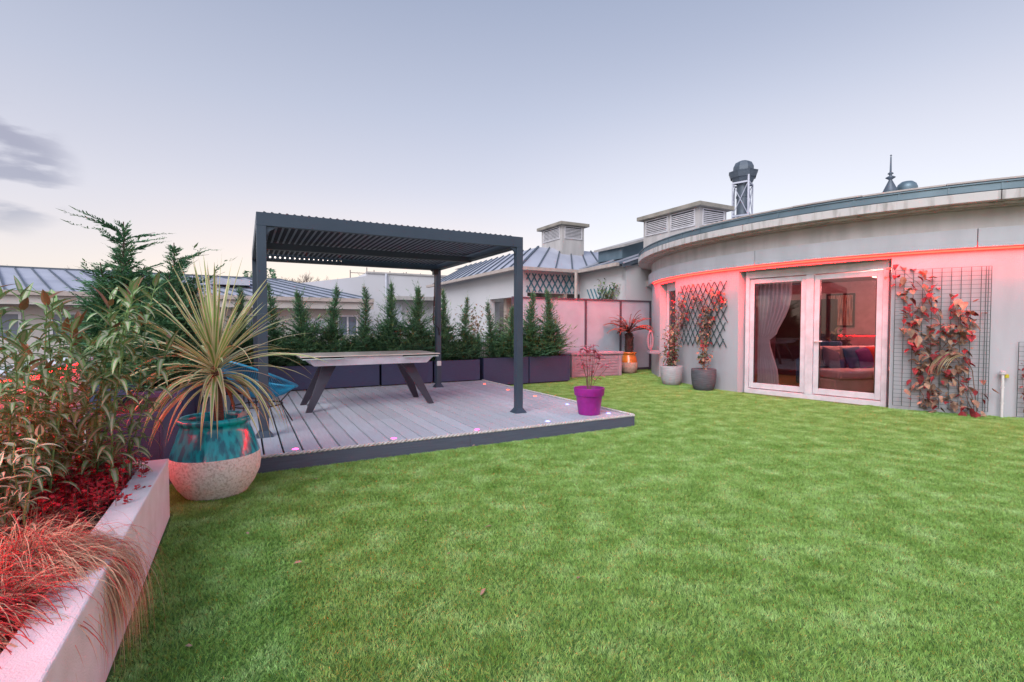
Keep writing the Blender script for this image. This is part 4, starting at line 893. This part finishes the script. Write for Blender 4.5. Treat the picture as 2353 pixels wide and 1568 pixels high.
for k in range(20):
    f_ = k/19; p = (pth[2].lerp(pth[3], f_*2) if f_ < .5 else pth[3].lerp(pth[4], f_*2-1))+wo*.02
    q.blade(p, wt*random.uniform(.5, 1.0)+wo*random.uniform(.05, .3)-UP*.35*f_, random.uniform(.36, .50), .045, random.uniform(3.5, 6), 8, random.choice((0, 0, 1)), 2, .1, fold=.4, side=wo+UP*.2)
q.build('leaflets', ['palm_cream', 'pink_leaf'], dp_)
# tap standpipe
tp = thing('standpipe_tap', 'white standpipe with yellow tap between the two wire trellises', 'tap', W(2302, 0, .08)); q = MB(); q.tube([(0, 0, 0), (0, 0, .62)], .017, 10); q.lathe([(.022, .2), (.022, .22)], 10); q.lathe([(.022, .42), (.022, .44)], 10); q.build('pipe', 'white_plastic', tp, smooth=True); q = MB(); q.lathe([(0, .60), (.035, .61), (.035, .65), (0, .66)], 12); q.build('valve', 'louvre_grey', tp); q = MB(); q.box((.02, -.02, .56), (.07, .02, .61)); q.build('tap_handle', 'yellow', tp, bevel=.005)
# hose reel
hr = thing('hose_reel', 'pink garden hose coiled on a wall bracket at the house corner', 'hose reel', (3.40, 12.25, .62)); q = MB(); random.seed(9)
for k in range(7):
    r = .17-.008*(k % 3); q.tube([Vector((math.sin(a)*r*.35, -.03*k*.4+.01*math.sin(a*3), .30+math.cos(a)*r*1.35)) for a in [2*math.pi*i/20 for i in range(20)]], .013, 6, closed=True)
q.build('hose', 'hose_pink', hr, smooth=True); q = MB(); q.box((-.04, -.12, -.02), (.22, .12, .05)); q.box((-.01, -.02, .05), (.03, .02, .5)); q.build('bracket', 'chest_resin', hr)
# ================================================================== NEIGHBOUR BUILDINGS
def at(u, y, v): return Vector(((u-CX)/FOC*y, y, EYE+(748-v)/FOC*y))
def roofface(mb, a, b, c, d, n, m=0, ms=1, th=.05):
    """a-b eave, d-c ridge, with standing seams"""
    a, b, c, d = map(Vector, (a, b, c, d)); mb.poly([a, b, c, d], m); nr = (b-a).cross(d-a).normalized()
    if nr.z < 0: nr = -nr
    for i in range(n+1):
        t = i/n; p = a.lerp(b, t); q_ = d.lerp(c, t); mb.bar(p+nr*.02, q_+nr*.02, .035, th, ms, up=nr)
def win(parent, p0, ax, w_, h_, m='far_window', fr='white_frame', out=None):
    """framed window on a facade; p0 = lower left world, ax = direction along wall"""
    ax = Vector(ax).normalized(); nrm = Vector((ax.y, -ax.x, 0)); p0 = Vector(p0); X = Matrix(((ax.x, -nrm.x, 0, p0.x), (ax.y, -nrm.y, 0, p0.y), (0, 0, 1, p0.z), (0, 0, 0, 1)))
    q = MB(); f = .07; q.box((0, -.05, 0), (f, .02, h_)); q.box((w_-f, -.05, 0), (w_, .02, h_)); q.box((f, -.05, 0), (w_-f, .02, f)); q.box((f, -.05, h_-f), (w_-f, .02, h_)); q.box((w_/2-.03, -.045, f), (w_/2+.03, .02, h_-f)); q.xf(X); o = q.build('window', fr, parent, world=True)
    q = MB(); q.box((f, -.02, f), (w_-f, .015, h_-f)); q.xf(X); q.build('pane', m, o, world=True)
# --- long zinc roofed building
zb = thing('zinc_roof_building', 'long low cream building with seamed zinc roof at the left', 'building', (-10, 17, -12))
E0 = Vector((-15, 14.6, 2.30)); wv = E2*4; zr = 1.1
ea, eb = E0-E1*9, E0+E1*10.8; ra = ea+wv+UP*zr; rb = E0+E1*7.7+wv+UP*(zr-.12)
q = MB(); roofface(q, ea, eb, rb, ra, 37); q.poly([eb, eb+E2*8, rb]); q.poly([ra, rb, eb+E2*8, ea+E2*8]); q.bar(ra, rb, .1, .1, 1); q.bar(eb, rb, .08, .08, 1)
dm = E0+E1*5.2+E2*2+UP*.62; q.bar(dm, dm+E1*1.3, 1.1, .22, 0, up=(0, 0, 1)); q.build('roof', ['zinc', 'zinc_dark'], zb, world=True)
q = MB(); q.bar(ea-E2*.08-UP*.04, eb-E2*.08-UP*.04, .16, .14); q.build('gutter', 'gutter_cream', zb, world=True)
q = MB(); i0 = E2*.02; q.bar(ea+E2*.05-UP*.25, eb+E2*.05-UP*.25, .2, .26, up=(0, 0, 1)); q.build('eave_board', 'beige_wall', zb, world=True)
q = MB(); a = ea+E2*.55; b = eb+E2*.55-E1*.4; q.hexa([Vector((a.x, a.y, -12)), Vector((b.x, b.y, -12)), Vector((b.x, b.y, -12))+E2*7, Vector((a.x, a.y, -12))+E2*7, Vector((a.x, a.y, 2.14)), Vector((b.x, b.y, 2.14)), Vector((b.x, b.y, 2.14))+E2*7, Vector((a.x, a.y, 2.14))+E2*7]); q.build('wall', 'beige_wall', zb, world=True)
for k, (ds, w_, m) in enumerate(((-6.5, 1.3, 'far_window'), (-1.2, 1.5, 'far_window'), (.95, 1.6, 'far_window'), (4.1, 1.0, 'shutter'), (6.35, .9, 'far_window'), (8.2, .95, 'shutter'), (9.5, .8, 'far_window'))):
    p = E0+E2*.54+E1*ds; win(zb, (p.x, p.y, .35 if m != 'shutter' else .2), E1, w_, 1.35, m)
q = MB(); q.lathe([(.22, -.1), (.22, .05), (.16, .14), (0, .18)], 12); c_ = E0+E1*2.2+E2*2.9+UP*.85; q.xf(Matrix.Translation(c_)); q.build('roof_vent', 'zinc_dark', zb, world=True)
q = MB(); a = E0-E1*9-E2*3.0; b = E0+E1*13-E2*3.0
q.hexa([Vector((p.x, p.y, z)) for z in (-12, .98) for p in (a, b, b+E2*.25, a+E2*.25)]); o = q.build('neighbour_parapet', 'beige_wall', world=True); tag(o, 'long pale parapet wall in front of the zinc roofed building', 'wall')
q = MB(); 
# --- white flat roofed building
wb = thing('white_building', 'big white flat roofed building with blank parapet beyond the conifers', 'building', (-4, 26, -12))
P0 = at(842, 24, 635); zt2 = 3.80; q = MB(); a = Vector((P0.x, P0.y, 0)); b = a+E1*7.2
q.hexa([Vector((p.x, p.y, z)) for z in (-12, zt2) for p in (a, b, b+E2*6, a+E2*6)]); a2 = a-E1*3.0
q.hexa([Vector((a2.x, a2.y, -12)), Vector((a.x, a.y, -12)), Vector((a.x, a.y, -12))+E2*6, Vector((a2.x, a2.y, -12))+E2*6, Vector((a2.x, a2.y, 3.2)), Vector((a.x, a.y, zt2-.14)), Vector((a.x, a.y, zt2-.14))+E2*6, Vector((a2.x+.9, a2.y+.5, zt2-.1))+E2*6]); q.build('wall', 'far_white', wb, world=True)
q = MB(); q.bar(a+UP*(zt2+.04), b+UP*(zt2+.04), .12, .08); q.bar(a+E2*3+E1*1.5+UP*(zt2+.15), b+E2*3+UP*(zt2+.15), .3, .3); q.build('coping', 'concrete', wb, world=True)
q = MB(); q.bar(a+E1*.9-E2*.35+UP*2.62, b-E2*.35+UP*2.62, .7, .18, up=(0, 0, 1)); q.build('canopy', 'concrete', wb, world=True)
win(wb, Vector((a.x, a.y, 1.1))+E1*1.0-E2*.02, E1, .75, 1.3, 'shutter'); win(wb, Vector((a.x, a.y, 1.0))+E1*3.3-E2*.02, E1, 1.6, 1.3)
q = MB()
for k in (0, .9, 1.3, 2.2, 3.0, 3.15, 4.0): q.tube([a+E1*(k)+E2*4+UP*zt2, a+E1*(k)+E2*4+UP*(zt2+.55+.2*(k % 1))], .025, 5)
q.bar(a+E2*4+UP*(zt2+.4), a+E2*4+E1*2.2+UP*(zt2+.4), .03, .03); q.build('roof_railing', 'distant_bark', wb, world=True)
q = MB(); p = a+E1*.95-E2*.1; q.tube([Vector((p.x, p.y, -2)), Vector((p.x, p.y, zt2))], .05, 6); q.build('downpipe', 'shutter', wb, world=True)
# --- hip roofed building
hb = thing('hip_roof_building', 'white building with hipped zinc roof and louvred chimney beyond the screen', 'building', (1, 17, -12))
B = Vector((.18, 15.1, 3.02)); A_ = B+E2*8.2; A_.z = 3.02; C_ = B+E1*2.25; T1_ = B+(E1+E2)*1.85+UP*1.03
q = MB(); roofface(q, A_, B, T1_, A_+E1*1.85+UP*1.03, 12); roofface(q, B, B+E1*6, T1_+E1*4.1, T1_, 9); q.poly([T1_, T1_+E1*5, T1_+E1*5+E2*8, T1_+E2*8]); q.bar(B, T1_, .07, .08, 1); q.build('roof', ['zinc', 'zinc_dark'], hb, world=True)
q = MB(); q.bar(A_-E1*.08, B-E1*.08-E2*.14, .13, .10); q.bar(B-E2*.08-E1*.01, C_-E2*.08, .13, .10); D_ = C_-E2*2.0; q.bar(C_-E1*.08-E2*.2, D_-E1*.08+UP*.03, .13, .10); pc_ = C_-E1*.22-E2*.16; q.tube([pc_-UP*.05, Vector((pc_.x, pc_.y, -2))], .05, 8); q.build('gutter', 'gutter_cream', hb, world=True)
q = MB()
def wallq(mb, p, q_, z0, z1, th=.2, m=0, inn=None):
    p = Vector((p.x, p.y, 0)); q_ = Vector((q_.x, q_.y, 0)); n_ = inn if inn else E2
    mb.hexa([Vector((r.x, r.y, z)) for z in (z0, z1) for r in (p, q_, q_+n_*th, p+n_*th)], m)
wa = A_+E1*.3; wb_ = B+E1*.3+E2*.3
wallq(q, wb_, wa-E2*.1, 2.2, 3.10, .2, 0, E1); wallq(q, wb_+E2*2.3, wa, -12, 2.2, .2, 0, E1); wallq(q, wb_, wb_+E2*.25, -12, 2.2, .3, 0, E1); wallq(q, wb_+E1*.2, C_+E2*.3+E1*.4, 2.32, 3.06, .18, 0, E2)
wallq(q, C_+E1*.25+E2*.28, D_+E1*.25+E2*.0, -12, 3.04, .2, 0, E1); wallq(q, D_+E1*.25-E2*.001, D_+E1*3.5, -12, 3.02, .2, 0, E2); q.build('wall', 'far_white', hb, world=True)
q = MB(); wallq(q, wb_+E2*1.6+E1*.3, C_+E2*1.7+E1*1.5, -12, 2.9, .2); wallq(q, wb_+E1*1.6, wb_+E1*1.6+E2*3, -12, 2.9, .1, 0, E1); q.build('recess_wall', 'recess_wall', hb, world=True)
q = MB(); wallq(q, wb_+E1*.2-E2*.02, C_+E2*.3+E1*.5, -12, 1.15, .2); q.build('terrace_parapet', 'render_white', hb, world=True)
G0 = D_+E1*.25; q = MB(); hh_ = 4.0
q.poly([G0+Vector((0, 0, -.06)), G0+E1*3.2-UP*.06, G0+E1*3.2+UP*1.0]); q.build('gable', 'render_white', hb, world=True)
q = MB(); roofface(q, C_+E2*5+UP*.04, D_-E2*.15+UP*.04, D_-E2*.15+E1*3.6+UP*1.2, C_+E2*5+E1*3.6+UP*1.2, 9); q.bar(D_-E2*.12, D_-E2*.12+E1*3.6+UP*1.16, .05, .14, 0); q.build('wing_roof', ['zinc_dark', 'zinc'], hb, world=True)
dmp = D_+E1*.95+E2*1.0+UP*.38; q = MB()
q.hexa([dmp, dmp+E1*1.9+UP*.1, dmp+E1*1.9+E2*1.2, dmp+E2*1.2, dmp+UP*.36, dmp+E1*1.9+UP*.90, dmp+E1*1.9+E2*1.2+UP*.90, dmp+E2*1.2+UP*.36]); q.build('dormer', 'gutter_zinc', hb, world=True)
q = MB(); q.bar(dmp-E1*.15+E2*.5+UP*.36, dmp+E1*2.05+E2*.5+UP*.99, 1.5, .07, up=(0, 0, 1)); q.build('dormer_roof', 'concrete', hb, world=True)
q = MB()
# recess with lintels right of gable wall
rp_ = G0+E1*.75-E2*.5; wallq(q, rp_, rp_+E1*3.0, 2.45, 2.62, .9); wallq(q, rp_+E1*.25+E2*.3, rp_+E1*3, -12, 2.45, .3); wallq(q, rp_+E1*.45-E2*.2, rp_+E1*3, 1.72, 2.05, .5); q.build('lintels', 'concrete', hb, world=True)
ventbox('roof_chimney', 'square concrete chimney with louvres on the hipped zinc roof', (1.75, 17.5, 3.75), TH, .95, 1.35, 1.05, 0, [(.12, 1.2)], [(.1, .85)])
# teal trellis on far wall
q = MB(); p0 = wb_+E1*.15-E2*.03; ll = 2.0; z0, z1 = 2.34, 2.92; nn = 9
for sg in (1, -1):
    for i in range(-3, nn+3):
        for k in range(3):
            x0 = (i+ (k/3)*sg*1.6+ (0 if sg > 0 else 1.6))*ll/nn; x1 = (i+((k+1)/3)*sg*1.6+(0 if sg > 0 else 1.6))*ll/nn
            if 0 <= min(x0, x1) and max(x0, x1) <= ll: q.bar(p0+E1*x0+Vector((0, 0, z0-3.02+(z1-z0)*k/3)), p0+E1*x1+Vector((0, 0, z0-3.02+(z1-z0)*(k+1)/3)), .035, .02, up=tuple(E2))
o = q.build('far_trellis', 'trellis_teal', world=True); tag(o, 'teal diamond trellis under the gutter of the hip roofed building', 'trellis')
random.seed(19)
def onsw(k, z): return D_+E1*.22+E2*k+Vector((0, 0, z-D_.z))
q = MB()
for sg in (1, -1):
    for i in range(4): q.bar(onsw(.9+i*.18, 1.75), onsw(.9+i*.18+sg*.4, 2.45), .03, .02)
o = q.build('far_trellis', 'trellis_teal', world=True); tag(o, 'small teal trellis on the white side wall above the frosted screen', 'trellis')
rr_ = onsw(.75, 1.6)-E1*.1
vine('wall_shrub', 'yellow green bushy climber beside the small teal trellis', rr_, [[rr_, onsw(.8, 2.0)-E1*.1, onsw(.8, 2.5)-E1*.1], [rr_, onsw(.6, 2.1)-E1*.1, onsw(.55, 2.4)-E1*.1], [rr_, onsw(.9, 2.1)-E1*.1, onsw(1.05, 2.65)-E1*.1], [rr_, onsw(.5, 2.2)-E1*.1, onsw(.3, 2.5)-E1*.1]], 6, 110, ['vine_green', 'leaf_green', 'vine_brown'], (5, 4, 1), .08, .2)
# bushes on neighbour terrace
random.seed(23)
for i, (u, y, v, m, lab) in enumerate(((1090, 13.2, 765, 'vine_brown', 'brown twiggy bush on the neighbour terrace behind the right pergola post'), (1150, 14.0, 750, 'vine_green', 'olive bush in shade under the hip roofed building'), (1225, 14.2, 745, 'vine_brown', 'reddish brown bush left of the frosted screen'))):
    p = at(u, y, v); p.z = .75; vine('terrace_bush', lab, p, [[p, p+Vector((random.uniform(-.3, .3), random.uniform(-.2, .2), random.uniform(.5, 1.1)))] for k in range(6)], 30+i, 60, [m, 'vine_green'], (3, 1), .09, .22)
# ================================================================== DISTANT TREES AND HILL
random.seed(40)
def baretree(lab, loc, seed, h, pine=False):
    random.seed(seed); t = thing('pine_tree' if pine else 'bare_tree', lab, 'tree', loc); tk = MB(); cr_ = MB()
    tk.tube([(0, 0, 0), (0, 0, h*.35), (.1, 0, h*.6)], [h*.02, h*.016, h*.011], 6)
    def br(p, d, ln, r, dep):
        q_ = p+d*ln; cr_.tube([p, q_], [r, r*.6], 3, cap=False)
        if dep == 0: return
        for k in range(4):
            dd = (d+Vector((random.uniform(-.75, .75), random.uniform(-.75, .75), random.uniform(-.2, .6)))).normalized(); br(p+d*ln*random.uniform(.55, 1), dd, ln*random.uniform(.55, .78), r*.55, dep-1)
    if not pine:
        for k in range(5): a = k*1.3; br(Vector((0, 0, h*(.35+.05*k))), Vector((math.cos(a)*.6, math.sin(a)*.6, .8)).normalized(), h*.2, h*.009, 4)
        mt_ = 'distant_bark'
    else:
        for k in range(420):
            a = random.uniform(0, 6.3); z = random.uniform(.5, 1); r = h*.16*(1.15-z)*2*random.random()**.5+.1
            cr_.leaf((math.cos(a)*r, math.sin(a)*r, h*z), (math.cos(a), math.sin(a), random.uniform(-.3, .6)), h*.07, h*.03, 0, nrm=random.uniform(-1.5, 1.5))
        mt_ = 'conifer'
    tk.build('trunk', 'distant_bark', t); cr_.build('crown', mt_, t); return t
bases = []
spec = [(700, 620, 'broad bare tree, between left pergola post and white building'), (735, 632, 'bare tree touching the white building edge'), (668, 632, 'small bare tree just right of the pergola post'), (548, 628, 'thin bare tree left of the pergola post'), (590, 640, 'low bare tree hidden partly by the pergola post'), (500, 632, 'bare tree above the zinc roof behind the palm'), (825, 618, 'bare tree above the white building roof'), (650, 640, 'tiny bare tree low behind the zinc roof'), (880, 622, 'bare tree right above the white building railing'),
        (40, 603, 'bare tree on the ridge at far left'), (150, 605, 'bare tree on the ridge left of the cypress'), (175, 612, 'bare tree on the ridge closest to the cypress')]
for i, (u, v, lab) in enumerate(spec):
    y = 62+7*(i % 3); top = EYE+(748-v)/FOC*y; h = 9.0; loc = Vector(((u-CX)/FOC*y, y, top-h*1.02))
    if i < 3: b_ = baretree('far '+lab, loc, 50+i, h); b_['group'] = 'bare trees on the horizon'; bases.append(b_)
    else: dup(bases[i % 3], loc, random.uniform(0, 6), 'far '+lab)
t_ = baretree('small dark pine standing out left of the front left pergola post', at(577, 60, 626)-UP*5.9, 71, 6, True); t_ = baretree('second dark pine right behind the front left pergola post', at(619, 58, 622)-UP*5.9, 72, 6, True)
q = MB(); rows = []
for i in range(61):
    x = -260+i*7; rows.append([(x, 150+40*math.sin(i*.1), -12), (x, 170+40*math.sin(i*.1), 14+3.5*noise.noise(Vector((i*.23, 0, 0)))+(4 if i < 18 else 0)), (x, 260, -12)])
q.grid(rows); struct(q.build('hills', 'hill', smooth=True))
